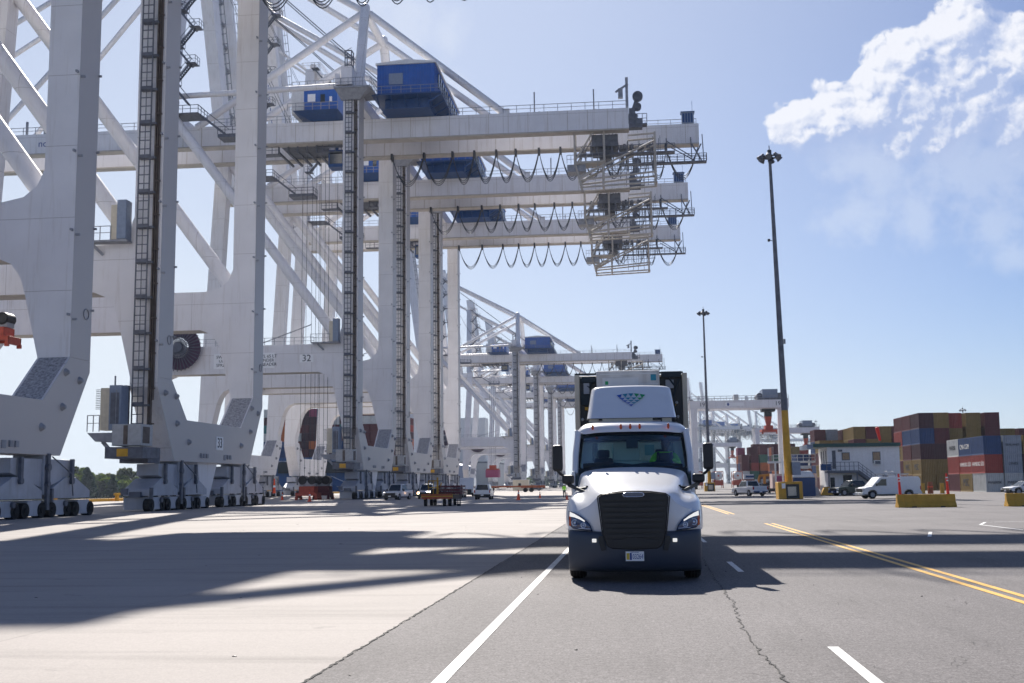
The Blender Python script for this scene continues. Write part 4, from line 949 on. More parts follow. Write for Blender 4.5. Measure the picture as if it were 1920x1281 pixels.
for y in (1, 4, 7, 10, 12): b.box(-1.2, 1.2, y, y+.15, 1.15, 1.3)
b.box(-.4,-.3,3.2,3.3,.2,1.1); b.box(.3,.4,3.2,3.3,.2,1.1); b.build('chassis_frame', 'black', TR)
for s in (-1, 1):
    for y in (9.6, 10.9): wheel(TR, s*.62, s*.90, y, .5); wheel(TR, s*.94, s*1.22, y, .5)
b = MB(); b.box(-.76,.64,-.19,.0,2.2,2.72); b.build('unit_grille', 'signw', u)
b = MB(); b.box(.28,.50,-.21,-.19,2.42,2.66); b.box(-.45,-.3,-.21,-.19,2.3,2.66); b.build('unit_screen', 'cB', u)
# ================================================================ VEHICLES ON THE QUAY AND IN THE YARD
M['vwhite'] = mat('vehicle_white', (.74, .75, .77), .3, var=.03, coat=.4); M['vgreen'] = mat('vehicle_dark_green', (.010, .035, .032), .3, var=.1, coat=.4)
M['vblue'] = mat('vehicle_dark_blue', (.012, .04, .09), .3, coat=.4); M['vred'] = mat('vehicle_red', (.35, .02, .03), .3, coat=.4); M['vblack'] = mat('vehicle_black', (.02, .022, .026), .3, coat=.4)
M['vsilver'] = mat('vehicle_silver', (.45, .5, .55), .3, .3, coat=.3)
M['tail'] = mat('tail_lens', (.4, .01, .01), .2, var=0); M['headw'] = mat('headlight_lens', (.6, .6, .6), .15, var=0)
M['headon'] = mat('headlight_lit', (.8, .5, .3), .2, emit=((1, .62, .35), 6))
# local frame: front at y = 0 facing -y, length along +y
def car(name, label, cat, loc, rz, paint, L=5.8, w=2.0, hood=1.12, roof=1.92, cab=(1.55, 2.2, 3.7, 4.0), bed=1.25, box=None, lit=False, bump='black', group=None, rack=False, wheelr=.39):
    t = thing(name, label, cat, loc, rz, group); a1, a2 = .95, L-1.25; r = wheelr+.06
    def arch(c): return [(c-r*1.05, .42), (c-r*.95, .42+r*.55), (c-r*.45, .42+r*.95), (c+r*.45, .42+r*.95), (c+r*.95, .42+r*.55), (c+r*1.05, .42)]
    c0, c1, c2, c3 = cab
    low = [(.0, .45)]+arch(a1)+arch(a2)+[(L, .45)]
    top = [(L, bed if box is None else box), (c3, bed if box is None else box), (c3, hood+.02), (c0, hood), (.35, hood-.10), (.05, hood-.22)]
    if box is not None: top = [(L-.02, box-.25), (L-.2, box), (c1+.2, box), (c1, box-.05), (c0, hood), (.35, hood-.12), (.05, hood-.25)]
    b = MB(); b.prism(low+top, 'x', -w/2, w/2); body = b.build('body', paint, t, bev=.05)
    def gl(nm, pts, par=t): q = MB(); q.add(pts, [tuple(range(len(pts)))]); return q.build(nm, 'glassd', par)
    hw, tw = w/2-.07, w/2-.26
    if box is None:
        b = MB(); b.add([(-hw,c0,hood),(hw,c0,hood),(hw,c3,hood),(-hw,c3,hood),(-tw,c1,roof),(tw,c1,roof),(tw,c2,roof),(-tw,c2,roof)], [(0,1,2,3),(4,5,6,7),(0,1,5,4),(2,3,7,6),(1,2,6,5),(0,3,7,4)])
        cb_ = b.build('cab', paint, t, bev=.05)
        def lerp(f, g): return [tuple(Vector(f[i]).lerp(Vector(g[i]), .5)) for i in range(4)]
        def inset(q, f, off):
            c = sum((Vector(p) for p in q), Vector())/4; n_ = (Vector(q[1])-Vector(q[0])).cross(Vector(q[3])-Vector(q[0])).normalized()
            if n_.dot(c-Vector((0, (c0+c3)/2, hood+.3))) < 0: n_ = -n_
            return [c+(Vector(p)-c)*f+n_*off for p in q]
        gl('windscreen', inset([(-hw,c0,hood),(hw,c0,hood),(tw,c1,roof),(-tw,c1,roof)], .9, .02))
        gl('rear_window', inset([(-hw,c3,hood),(hw,c3,hood),(tw,c2,roof),(-tw,c2,roof)], .84, .02))
        for s in (-1, 1): gl('side_window', inset([(s*hw,c0+.1,hood+.04),(s*hw,c3-.05,hood+.04),(s*tw,c2,roof-.02),(s*tw,c1,roof-.02)], .86, .02))
    else:
        gl('windscreen', [(-hw+.08,c0+.03,hood+.04),(hw-.08,c0+.03,hood+.04),(tw+.08,c1-.0,box-.16),(-tw-.08,c1-.0,box-.16)])
        for s in (-1, 1): gl('side_window', [(s*(w/2+.01),c0+.35,hood+.04),(s*(w/2+.01),c0+1.45,hood+.04),(s*(w/2+.01),c0+1.45,box-.22),(s*(w/2+.01),c1+.15,box-.22)])
    if box is None and bed < roof and cat == 'pickup':
        b = MB(); b.box(-w/2+.12, w/2-.12, c3+.1, L-.1, bed-.02, bed+.012); b.build('bed_floor', 'black', t)
    b = MB(); b.box(-w/2+.28, w/2-.28, -.03, .05, .62, hood-.2); b.build('grille', 'black', t, bev=.02)
    b = MB(); b.box(-w/2-.01, w/2+.01, -.09, .14, .36, .62); b.build('bumper', bump, t, bev=.04)
    b = MB(); b.box(-w/2-.01, w/2+.01, L-.1, L+.09, .42, .66); b.build('bumper', 'chrome' if bump == 'chrome' else bump, t, bev=.04)
    for s in (-1, 1):
        b = MB(); b.box(*sorted((s*(w/2-.27), s*(w/2+.005))), -.02, .18, hood-.42, hood-.18); b.build('headlight', 'headon' if lit else 'headw', t, bev=.02)
        b = MB(); b.box(*sorted((s*(w/2-.13), s*(w/2+.005))), L-.1, L+.02, .82, 1.2); b.build('tail_light', 'tail', t)
        b = MB(); b.box(*sorted((s*(w/2), s*(w/2+.24))), c0+.35, c0+.47, hood+.02, hood+.27); b.build('mirror', 'black', t, bev=.02)
        for y in (a1, a2):
            b = MB(); b.tube((s*(w/2-.28), y, wheelr), (s*(w/2-.01), y, wheelr), wheelr, n=20); q = b.build('wheel', 'rubber', t); b = MB(); b.tube((s*(w/2-.1), y, wheelr), (s*(w/2+.005), y, wheelr), wheelr*.58, n=14); b.build('rim', 'steel2', q)
    b = MB(); b.box(-w/2+.15, w/2-.15, .3, L-.3, .28, .55); b.build('underbody', 'black', t)
    b = MB(); b.box(-.17, .17, -.11, -.09, .42, .56); b.build('number_plate', 'signw', t)
    b = MB(); b.box(-.17, .17, L+.09, L+.1, .48, .62); b.build('number_plate', 'signw', t)
    if rack:
        b = MB()
        for y in (2.3, 3.4, 4.6): b.bar((-w/2+.1, y, box), (-w/2+.1, y, box+.22), .05); b.bar((w/2-.1, y, box), (w/2-.1, y, box+.22), .05); b.bar((-w/2+.1, y, box+.22), (w/2-.1, y, box+.22), .05)
        for x in (-.75, -.35): b.bar((x, 1.9, box+.28), (x, 5.3, box+.28), .06, .08)
        for i in range(11): b.bar((-.75, 2.0+i*.31, box+.28), (-.35, 2.0+i*.31, box+.28), .035)
        for x in (.3, .7): b.bar((x, 2.1, box+.28), (x, 4.6, box+.28), .06, .08)
        for y in (3.0, 3.6): b.path([(-.9, y, box+.2), (-.8, y, box+.5), (-.3, y, box+.55), (0, y+.1, box+.35)], .03)
        b.build('ladder_rack', 'steel2', t)
    return t
car('pickup_truck', 'white pickup facing the camera between the legs of the crane numbered 32', 'pickup', (-31.3, 147, 0), R(-10), 'vwhite', w=2.05, roof=2.0)
car('pickup_truck', 'white pickup with both headlights lit, behind the yellow yard cart', 'pickup', (-28.0, 154, 0), R(2), 'vwhite', w=2.05, roof=2.0, lit=True)
car('pickup_truck', 'dark blue parked pickup just left of the truck mirror, far off under the distant cranes', 'pickup', (-25.2, 322, 0), R(88), 'vblue')
car('suv', 'white sport utility vehicle driving away, right of the yellow yard cart', 'car', (-18.7, 146.4, 0), R(-178), 'vwhite', L=5.0, roof=1.9, cab=(1.35, 1.95, 4.7, 4.95), bed=1.12)
car('box_van', 'tall white van with a raised roof behind the white sport utility vehicle', 'van', (-26.3, 181, 0), R(3), 'vwhite', L=6.2, w=2.3, hood=1.35, box=2.95, cab=(.75, 1.5, 2, 2.3))
car('sedan', 'dark saloon car half hidden behind the yellow yard cart under the crane', 'car', (-25.4, 165, 0), R(0), 'vblack', L=4.8, w=1.85, hood=.95, roof=1.5, cab=(1.2, 2.0, 3.5, 4.2), bed=1.0)
car('pickup_truck', 'white pickup seen from behind on the right of the road, past the truck mirror', 'pickup', (13.6, 151.8, 0), R(-158), 'vwhite', w=2.05, bump='chrome')
car('pickup_truck', 'dark green pickup parked by the stairs of the white building', 'pickup', (23.4, 139.5, 0), R(-68), 'vgreen', w=1.95, roof=1.8, bump='chrome')
car('work_van', 'white cargo van with ladders on its roof rack behind the yellow barrier', 'van', (22.2, 117.2, 0), R(-79), 'vwhite', L=5.9, w=2.0, hood=1.22, box=2.12, cab=(.95, 1.75, 2, 2.3), rack=True, bump='vsilver')
car('pickup_truck', 'black pickup seen from behind beside the mast foot, orange lift arm over it', 'pickup', (21.4, 186, 0), R(-176), 'vblack')
car('sedan', 'silver-blue car parked in front of the distant container rows', 'car', (20.8, 214, 0), R(-60), 'vsilver', L=4.7, w=1.85, hood=.95, roof=1.5, cab=(1.2, 2.0, 3.5, 4.2), bed=1.0)
car('sedan', 'small red car parked next to the silver-blue car by the container rows', 'car', (23.4, 210, 0), R(-62), 'vred', L=4.7, w=1.85, hood=.95, roof=1.5, cab=(1.2, 2.0, 3.5, 4.2), bed=1.0)
car('sedan', 'white car cut off by the right edge above the second yellow barrier', 'car', (40.4, 131, 0), R(-75), 'vwhite', L=4.8, w=1.85, hood=.98, roof=1.5, cab=(1.2, 2.0, 3.5, 4.2), bed=1.0, lit=False)
car('sedan', 'dark car with red tail lights just right of the truck mirror', 'car', (6.6, 176, 0), R(178), 'vblack', L=4.8, w=1.85, hood=.95, roof=1.5, cab=(1.2, 2.0, 3.5, 4.2), bed=1.0)
# orange lift arm on the black pickup
t = thing('lift_arm', 'orange folded loader arm standing above the black pickup', 'loader arm', (20.8, 182.5, 1.2))
b = MB(); b.path([(-1.5,0,.4),(-1.2,0,1.5),(.2,0,1.6),(1.0,0,1.3)],.22,8); b.bar((-.5,0,-.0),(-.5,0,1.5),.4); b.build('arm','yellow',t); t.children[-1].data.materials[0] = mat('loader_orange',(.7,.25,.02),.5)
b = MB(); b.box(-.9,.1,-.4,.4,-.1,.25); b.build('turntable','black',t)
# low yellow yard cart with a stack of dark red chassis on it
t = thing('yard_cart', 'low yellow flatbed yard cart carrying dark red steel racks', 'flatbed cart', (-16.9, 99.3, 0), R(3)); t.scale = (.66, 1, 1)
b = MB(); b.box(-2.1, 1.9, 0, 5.8, .72, 1.0); b.box(-2.2,1.95,-.05,.2,.68,1.06)
for i in range(5): b.box(-2.0+i*.8,-1.7+i*.8,.21,5.7,.6,.72)
b.build('deck', 'yellow', t, bev=.02)
b = MB(); b.box(-2.15,1.9,-.08,-.05,.66,.80); b.box(-2.15,1.9,-.08,-.05,.92,1.04); b.build('rusty_rail', 'red', t)
b = MB(); b.rail([(-1.3,.3,1.0),(.0,.3,1.0)],1.2,.65,.09); b.bar((-.1,.4,1.0),(-.1,.4,2.5),.22); b.bar((-1.3,.3,2.2),(-.1,.3,2.2),.09); b.bar((-.1,.4,1.0),(.1,2.2,2.0),.12); b.build('guard_frame', 'yellow', t)
b = MB(); b.box(-1.1,-.3,.5,1.3,1.0,1.5); b.build('seat', 'black', t, bev=.05)
M['maroon'] = mat('rack_maroon', (.11, .012, .022), .6, var=.2)
b = MB()
for z in (1.05, 1.32, 1.6): b.box(.0, 2.9, .6, 5.4, z, z+.18)
for x in (.1,.8,1.6,2.4,3.0): b.box(x,x+.1,.55,.65,1.0,1.85)
b.build('steel_rack', 'maroon', t)
b = MB(); b.box(.9,3.1,.45,.6,.62,1.0); b.build('rear_skirt', 'rust', t)
for x, y in ((-1.9,.6),(-1.9,4.8),(.6,.6),(.6,4.8),(1.35,.6),(1.35,4.8),(-1.4,4.8)):
    b = MB(); b.tube((x,y,.34),(x+.36,y,.34),.35,n=18); b.build('wheel', 'rubber', t)
b = MB(); b.bar((2.5,1,0.02),(2.5,1,.6),.14); b.bar((2.8,1,.02),(2.8,1,.6),.14); b.bar((2.4,1,.1),(2.9,1,.1),.2); b.build('prop', 'black', t)
# orange trailer chassis far left of the truck
t = thing('trailer_chassis', 'long rusty orange container chassis parked across the quay below the distant cranes', 'trailer', (-22.4, 268, 0), R(2))
M['orp'] = mat('chassis_orange', (.32, .085, .03), .7, var=.2, dirt=.4)
b = MB(); b.box(-13.5,1.6,-.1,.1,1.15,1.5); b.box(-13.5,1.6,2.1,2.3,1.15,1.5)
for i in range(8): b.box(-13+i*2,-12.8+i*2,-.1,2.3,1.15,1.45)
b.box(-3.6,2.0,-.15,2.35,1.0,1.55); b.build('frame', 'orp', t)
for x in (-2.6,-1.2):
    for y in (0, 2.0): b = MB(); b.tube((x,y-.1,.5),(x,y+.3,.5),.5,n=18); b.build('wheel', 'rubber', t)
b = MB(); b.box(-10.2,-10,0,.2,.0,1.15); b.box(-10.2,-10,2,2.2,0,1.15); b.box(-12.6,-11.9,.0,.2,.3,1.15); b.build('landing_gear', 'steel', t)
# site office
t = thing('site_cabin', 'small pale site cabin standing behind the orange chassis', 'cabin', (-28.2, 290, 0))
b = MB(); b.box(-2,2,0,2.4,.2,2.9); b.build('body','cream',t); b = MB(); b.box(-.6,.1,-.05,0,1.2,2.1); b.build('window','glassd',t); b = MB(); b.box(-2.1,2.1,-.1,2.5,2.9,3.0); b.build('roof','wht',t)
# traffic cones
def cone(label, x, y, src=[None], h=.95, s=1):
    if src[0] is None:
        t = thing('traffic_cone', label, 'traffic cone', (x, y, 0), group='orange traffic cones on the quay')
        b = MB(); b.tube((0,0,.05),(0,0,.9),.17,.035,n=14); b.build('body','orange',t); b = MB(); b.box(-.22,.22,-.22,.22,0,.05); b.build('base','orange',t)
        b = MB(); b.tube((0,0,.55),(0,0,.68),.098,.076,n=14); b.build('collar','signw',t); src[0] = t
    else: t = dup(src[0], (x, y, 0), label=label)
    t.scale = (s, s, s*1.05); return t
cone('orange cone in front of the red container spreader', -39.9, 140, s=1.25)
cone('orange cone left of the red spreader, near the far quay edge', -50.2, 162, s=1.1)
cone('orange cone right of the red spreader, close to the blue ship', -43.8, 166, s=1.1)
cone('orange cone beside the last bogie of the crane numbered 33', -45.0, 134, s=1.1)
cone('orange cone standing alone on the open concrete left of the truck', -13.2, 133, s=1.25)
cone('dark little cone just behind the lone orange cone on the open concrete', -15.3, 154, s=.9)
cone('small cone between the lone orange cone and the truck mirror', -12.2, 151.5, s=.9)
cone('orange cone right beside the left fender of the white truck', -7.6, 133, s=.9)
t = thing('delineator_stack', 'orange marker with white bands propped on the crane bogie behind crane 33', 'marker', (-37.0, 116.6, 1.2)); b = MB(); b.tube((0,0,0),(0,0,1.5),.17,.06); b.build('body','orange',t); b = MB(); b.tube((0,0,.6),(0,0,.8),.14,.12); b.build('band','signw',t)
# spreader of crane 32 set down on the quay
def spreader(name, label, loc, wide=4.4, s=1.0):
    t = thing(name, label, 'spreader', loc)
    b = MB()
    for y in (-1.1, 1.1): b.box(-wide/2, wide/2, y-.12, y+.12, .55, 1.0)
    b.box(-wide/2, -wide/2+.3, -1.2, 1.2, .25, 1.0); b.box(wide/2-.3, wide/2, -1.2, 1.2, .25, 1.0); b.box(-1.1, 1.1, -1.0, 1.0, .9, 1.9)
    for x in (-wide/2+.15, wide/2-.15):
        for y in (-1.1, 1.1): b.box(x-.2, x+.2, y-.15, y+.15, 0, .4)
    b.build('frame', 'red', t, bev=.03)
    b = MB(); b.box(-wide*.36, wide*.36, -.7, .7, 1.9, 2.7); b.build('head_block', 'steel2', t, bev=.05)
    b = MB()
    for x in (-wide*.22, wide*.22): b.tube((x, -.75, 2.75), (x, .75, 2.75), .62, n=18); b.ring((x, -.78, 2.75), 'y', .5, .08)
    b.build('sheave', 'black', t)
    return t
spreader('container_spreader', 'red container spreader with grey head block resting on the quay under crane 32', (-45.5, 159, 0), 3.1)
spreader('container_spreader', 'dark red second spreader frame standing right of the red one under crane 32', (-44.6, 163.5, 0), 2.4).children[0].data.materials[0] = M['maroon']
spreader('container_spreader', 'red spreader hanging in mid air at the very left edge of the photo', (-60.3, 103.5, 15.4), 3.4)
# container hanging under a distant crane
t = thing('hanging_container', 'pink container hanging on wires from a distant crane left of the white van', 'container', (-49.5, 408, 4.4))
M['pink'] = mat('container_pink', (.38, .06, .16), .6, var=.1)
b = MB(); b.box(-2.3,2.3,-3,3,0,2.6); b.build('body','pink',t); b = MB(); b.box(-2.2,2.2,-2,2,2.6,3.1); b.box(-1.2,1.2,-1,1,3.1,4.3); b.build('spreader_frame','red',t)
b = MB()
for x in (-1,-.4,.4,1): b.bar((x,0,4.3),(x,0,39.5),.08)
b.build('wire','cable',t)
# person in a bright vest walking on the quay
P_ = thing('person', 'person in a bright yellow-green vest standing on the quay beside the truck mirror', 'person', (-8.9, 150, 0), R(20))
J = {'pel': ((0,0,.98),.13),'ch': ((0,0,1.28),.16),'nk': ((0,0,1.5),.07),'sl': ((-.18,0,1.44),.065),'el': ((-.25,.05,1.16),.05),'wl': ((-.2,-.12,.95),.035),'sr': ((.18,0,1.44),.065),'er': ((.25,.05,1.16),.05),'wr': ((.22,-.1,.93),.035)}
person_body('vest_and_arms', J, [('pel','ch'),('ch','nk'),('nk','sl'),('sl','el'),('el','wl'),('nk','sr'),('sr','er'),('er','wr')], 'hivis', P_)
J = {'pel': ((0,0,.96),.14),'hl': ((-.10,0,.88),.10),'kl': ((-.12,-.04,.5),.07),'al': ((-.12,.02,.1),.05),'fl': ((-.13,-.16,.04),.04),'hr': ((.10,0,.88),.10),'kr': ((.12,-.02,.5),.07),'ar': ((.13,.05,.1),.05),'fr': ((.14,-.12,.04),.04)}
person_body('trousers', J, [('pel','hl'),('hl','kl'),('kl','al'),('al','fl'),('pel','hr'),('hr','kr'),('kr','ar'),('ar','fr')], 'dcloth', P_)
head(P_, (0, -.01, 1.66)); b = MB(); b.ball((0,-.0,1.72),.125,14,8,(1,1.1,.75)); b.build('helmet','signw',P_)
# ================================================================ THE YARD ON THE RIGHT
CC = dict(maroon=(.105,.018,.026), dmaroon=(.055,.014,.024), ochre=(.235,.155,.042), blue=(.014,.05,.16), red=(.30,.04,.03), grey=(.27,.31,.37), pale=(.50,.51,.50), orange=(.50,.13,.03), teal=(.03,.19,.19), pinkish=(.30,.06,.12), white=(.6,.6,.58), green=(.05,.14,.09))
CN = dict(maroon='maroon', dmaroon='dark maroon', ochre='ochre', blue='blue', red='red', grey='blue-grey', pale='pale grey', orange='orange', teal='teal', pinkish='magenta', white='white', green='green')
for k, v in CC.items(): M['c_'+k] = mat('container_'+k, v, .55, var=.12, scale=1.3, dirt=.5)
CL, CWD, CH = 6.06, 2.42, 2.57
def cmesh(L=CL):
    b = MB(); w, h = CWD/2, CH
    n = int(L/.28); d = .035
    pts = []
    for i in range(n): y = L*i/n; pts += [(y, 0), (y+.09, 0), (y+.14, d), (y+.23, d)]
    pts = [(min(max(y, .1), L-.1), x) for y, x in pts]
    for s in (-1, 1):
        lo = [(s*(w-.03-x), y, .16) for y, x in pts]; hi = [(p[0], p[1], h-.12) for p in lo]
        b.loft([lo, hi], sm=False)
    n = 9; pts = []
    for i in range(n): x = -w+2*w*i/n; pts += [(x, 0), (x+.09, 0), (x+.13, .04), (x+.22, .04)]
    for ye, sg in ((0, 1), (L, -1)):
        lo = [(min(max(x, -w+.06), w-.06), ye+sg*(.03+q), .16) for x, q in pts]; hi = [(p[0], p[1], h-.12) for p in lo]
        b.loft([lo, hi], sm=False)
    b.add([(-w,0,h-.03),(w,0,h-.03),(w,L,h-.03),(-w,L,h-.03)], [(0,1,2,3)]); b.add([(-w,0,.05),(w,0,.05),(w,L,.05),(-w,L,.05)], [(0,1,2,3)])
    f = MB()
    for x in (-w, w-.1):
        for y in (0, L-.1): f.box(x, x+.1, y, y+.1, 0, h)
        f.box(x, x+.1, .1, L-.1, 0, .16); f.box(x+.01, x+.09, .1, L-.1, h-.12, h)
    for y in (0, L-.1): f.box(-w+.1, w-.1, y+.005, y+.095, 0, .16); f.box(-w+.1, w-.1, y+.005, y+.095, h-.12, h)
    return b, f
cb_, cf_ = cmesh(); CT = {}
def container(col, label, x, y, z, group, L=CL, par=None):
    """x, y, z: middle of the near bottom edge"""
    key = (col, L)
    if key not in CT:
        t = thing('freight_container', label, 'container', (x, y, z), group=group)
        B, F = (cb_, cf_) if L == CL else cmesh(L)
        B.build('body', 'c_'+col, t); F.build('corner_frame', 'c_'+col, t); CT[key] = t; return t
    return dup(CT[key], (x, y, z), label=label, group=group, skip=('lettering',))
ORD = ['bottom', 'second', 'third', 'fourth', 'fifth', 'sixth', 'seventh']; NTH = ['first','second','third','fourth','fifth','sixth','seventh','eighth','ninth','tenth','eleventh','twelfth','thirteenth','fourteenth']
def stack(place, x0, y0, cols, depth=1, pitch=2.48, group='', z0=0, dcols=None, jit=.05, logos=None):
    """cols: list from the left of strings listing colours bottom to top"""
    rn = random.Random(len(place)*7)
    for d in range(depth):
        cc_ = cols if d == 0 else (dcols[d-1] if dcols and d-1 < len(dcols) else None)
        if cc_ is None: continue
        for i, c in enumerate(cc_):
            if not c: continue
            for k, col in enumerate(c.split()):
                if col == '-': continue
                row = ['', 'second row of ', 'third row of '][d]
                o = container(col, f'{CN[col]} container, {ORD[k]} tier, {NTH[i]} from left, {row}{place}', x0+i*pitch+CWD/2+rn.uniform(-jit, jit), y0+d*(CL+.25)+rn.uniform(-jit, jit), z0+k*(CH+.01), group)
                if logos and (d, i, k) in logos:
                    s, m, where, sz = logos[(d, i, k)]
                    if where == 'L': text(s, sz, (-CWD/2-.012, CL/2, CH/2), LEFT, m, o)
                    else: text(s, sz, (0, -.02, CH/2), FRONT, m, o)
M['inkw'] = mat('lettering_white', (.7, .7, .68), .6, var=0)
G1 = 'stacked containers right of the white building'
stack('tallest stack', 47.7, 198, ['ochre ochre dmaroon blue dmaroon', 'ochre ochre dmaroon maroon ochre'], 3, 2.46, G1,
      dcols=[['maroon ochre maroon blue maroon', ''], ['maroon maroon ochre red maroon', '']],
      logos={(0,0,1): ('MSC','ink','L',1.5), (1,0,1): ('MSC','ink','L',1.5), (2,0,2): ('MSC','ink','L',1.5), (0,0,0): ('MSC','ink','L',1.5)})
stack('columns right of tallest stack', 52.9, 200, ['dmaroon dmaroon ochre ochre red', 'maroon ochre ochre ochre ochre', 'maroon maroon maroon maroon maroon'], 1, 3.03, G1)
stack('rear group at far right', 62.6, 204, ['maroon red maroon ochre', 'maroon ochre red maroon', 'red maroon ochre red'], 1, 3.1, G1)
stack('low front stack at right', 48.3, 165, ['pale red blue', 'pale grey grey', 'grey dmaroon ochre', 'maroon grey red'], 3, 2.60, G1,
      dcols=[['ochre red blue'], ['maroon red pale']],
      logos={(0,0,0): ('MAERSK','ink','F',.5), (0,1,0): ('MAERSK','ink','F',.5), (1,0,0): ('MSC','ink','L',1.5), (0,0,1): ('HAMBURG SÜD','inkw','L',.8), (1,0,1): ('HAMBURG SÜD','inkw','L',.8), (1,0,2): ('CMA CGM','inkw','L',1.0), (2,0,2): ('MAERSK','ink','L',.9), (0,1,1): ('LINES','ink','F',.5), (0,1,2): ('SEALAND','ink','F',.42)})
G2 = 'stacked containers behind the white building'
stack('stack behind building roof', 45.8, 245, ['ochre ochre ochre maroon ochre', 'maroon red ochre ochre maroon', 'ochre maroon maroon ochre ochre', 'maroon red ochre maroon maroon'], 3, 2.62, G2, dcols=[['ochre ochre maroon ochre ochre'], ['maroon red ochre red maroon']])
stack('stack left of building', 39.6, 250, ['maroon ochre maroon ochre', 'red maroon ochre ochre'], 2, 2.6, G2, dcols=[['maroon blue maroon blue maroon', 'red maroon red blue grey']])
stack('short stack beside mast', 37.0, 268, ['teal maroon blue', 'maroon red blue'], 1, 2.6, G2)
G3 = 'distant container rows seen through the yard gantries'
rn = random.Random(11); pal = ['maroon','ochre','maroon','red','blue','ochre','grey','maroon','pale','green','orange','pinkish']
def rnd(n): return ' '.join(rn.choice(pal) for _ in range(n))
stack('far group left of gantry', 34.5, 372, [rnd(4), rnd(4), rnd(5)], 3, 2.9, G3, dcols=[[rnd(4), rnd(5)], [rnd(5)]])
stack('far group inside gantry', 45.5, 380, [rnd(5), rnd(5), rnd(5), rnd(5)], 3, 2.9, G3, dcols=[[rnd(5)], [rnd(5)]])
stack('far maroon wall', 44.0, 430, ['maroon maroon maroon maroon maroon maroon']*6, 1, 2.6, G3)
# ---------------- white two-storey building
BD = thing('office_building', 'white two-storey yard office with flat dark green roof and outside stairs', 'building', (24.7, 150, 0))
M['clad'] = mat('white_cladding', (.80, .80, .81), .5, var=.05, dirt=.25); M['roofg'] = mat('roof_green', (.012, .07, .065), .5)
b = MB(); b.box(0, 8.9, 0, 7, 0, 6.05)
for i in range(16): b.box(.02, 8.88, -.012, 0, .3+i*.36, .32+i*.36)
b.build('wall', 'clad', BD)
b = MB(); b.box(-1.8, 9.0, -.5, 7.4, 6.05, 6.50); b.build('roof', 'roofg', BD); b = MB(); b.box(-2.6,-1.8,-.4,6,5.85,6.4); b.build('porch_roof', 'cab', BD)
for x0, x1, z0, z1 in ((1.75, 2.75, 4.35, 5.35), (5.55, 6.55, 3.95, 5.4)):
    b = MB(); b.box(x0, x1, -.05, -.013, z0, z1); w_ = b.build('window', 'steel', BD); b = MB(); b.box(x0+.1, x1-.1, -.06, -.05, z0+.1, z1-.1); b.build('pane', 'wood', w_)
b = MB(); b.box(5.65,6.5,-.55,-.06,3.75,4.3); b.build('air_conditioner', 'wht', BD); b = MB(); b.box(5.75,6.4,-.57,-.55,3.83,4.2); b.build('ac_grille', 'steel', BD)
b = MB()
for y in (.9, 2.6, 4.4): b.box(-.03, 0, y, y+.6, 4.0, 5.6)
b.box(.55,1.0,-.04,-.013,3.3,5.6); b.build('narrow_window', 'steel', BD)
b = MB(); b.box(1.3,1.8,-.3,-.02,5.45,5.7); b.box(6.7,7.3,-.25,-.02,2.2,2.4); b.build('wall_lamp', 'steel', BD)
b = MB(); b.box(.2, .75, -.04,-.013,.1,2.2); b.box(1.8,2.9,-.04,-.013,0,2.5); b.build('door', 'black', BD)
b = MB(); b.box(-.4, 3.6, -1.5, 0, 2.75, 3.05); b.bar((3.5,-1.45,2.9),(7.0,-1.45,.15),.3,.35); b.bar((3.5,-.2,2.9),(7.0,-.2,.15),.3,.35)
for i in range(12): b.box(3.5+i*.29, 3.75+i*.29, -1.4, -.2, 2.7-i*.228, 2.74-i*.228)
for x in (-.2, 3.3): b.bar((x,-1.4,0),(x,-1.4,2.8),.16)
st = b.build('outside_stairs', 'steel', BD)
b = MB(); b.rail([(-.4,-1.45,3.05),(3.5,-1.45,3.05)],1.05,.55,.06); 
for k in (.35,.7,1.05): b.bar((3.5,-1.45,3.05+k),(7.0,-1.45,.25+k),.05)
for i in range(8): b.bar((3.5+i*.5,-1.45,3.0-i*.4),(3.5+i*.5,-1.45,4.1-i*.4),.05)
b.build('stair_rail', 'steel', st)
b = MB(); b.box(-1.0,.2,-.9,-.3,3.1,3.9); b.build('balcony_box', 'dblue', BD)
t = thing('windsock', 'bright red windsock hanging from a pole on the white building roof', 'windsock', (31.1, 149.6, 6.5)); b = MB(); b.path([(0,0,0),(0,0,1.9)],.03); b.build('pole','steel',t); b = MB(); b.tube((-.16,0,1.75),(.10,0,.25),.26,.16,n=14); b.ball((-.16,0,1.75),.26,14,8); b.build('sock','orange',t); t.children[-1].data.materials[0] = mat('signal_red',(.9,.02,.01),.5,var=0)
# white gatehouse frame left of the building
t = thing('gatehouse', 'white steel canopy and trailer office left of the white building', 'gatehouse', (21.0, 156, 0))
b = MB(); b.box(-2.6, 3.2, 0, 3, .9, 2.8); b.build('office_body', 'wht', t); b = MB(); b.box(-2.2,-.3,-.03,0,1.3,2.5); b.build('notice_board','pink',t); t.children[-1].data.materials[0] = mat('notice_pink',(.6,.45,.42),.7)
b = MB(); b.box(-3.2,3.0,-.6,-.3,4.2,4.45); b.bar((-2.2,-.4,0),(-2.2,-.4,4.2),.2); b.bar((2.2,-.4,0),(2.2,-.4,4.6),.2); b.box(.2,2.4,-.8,.4,3.4,3.8); b.rail([(-2.4,-.5,4.4),(3,-.5,4.4)],.9,.8,.07); b.build('canopy', 'wht', t)
for x in (1.0, 2.2): b = MB(); b.tube((x,-.9,3.15),(x,-.6,3.3),.3,.2,n=14); b.build('horn_lamp','orp',t)
b = MB(); b.ball((2.7,-.1,2.0),.28,12,8,(1,.4,1)); b.build('round_sign','cC',t)
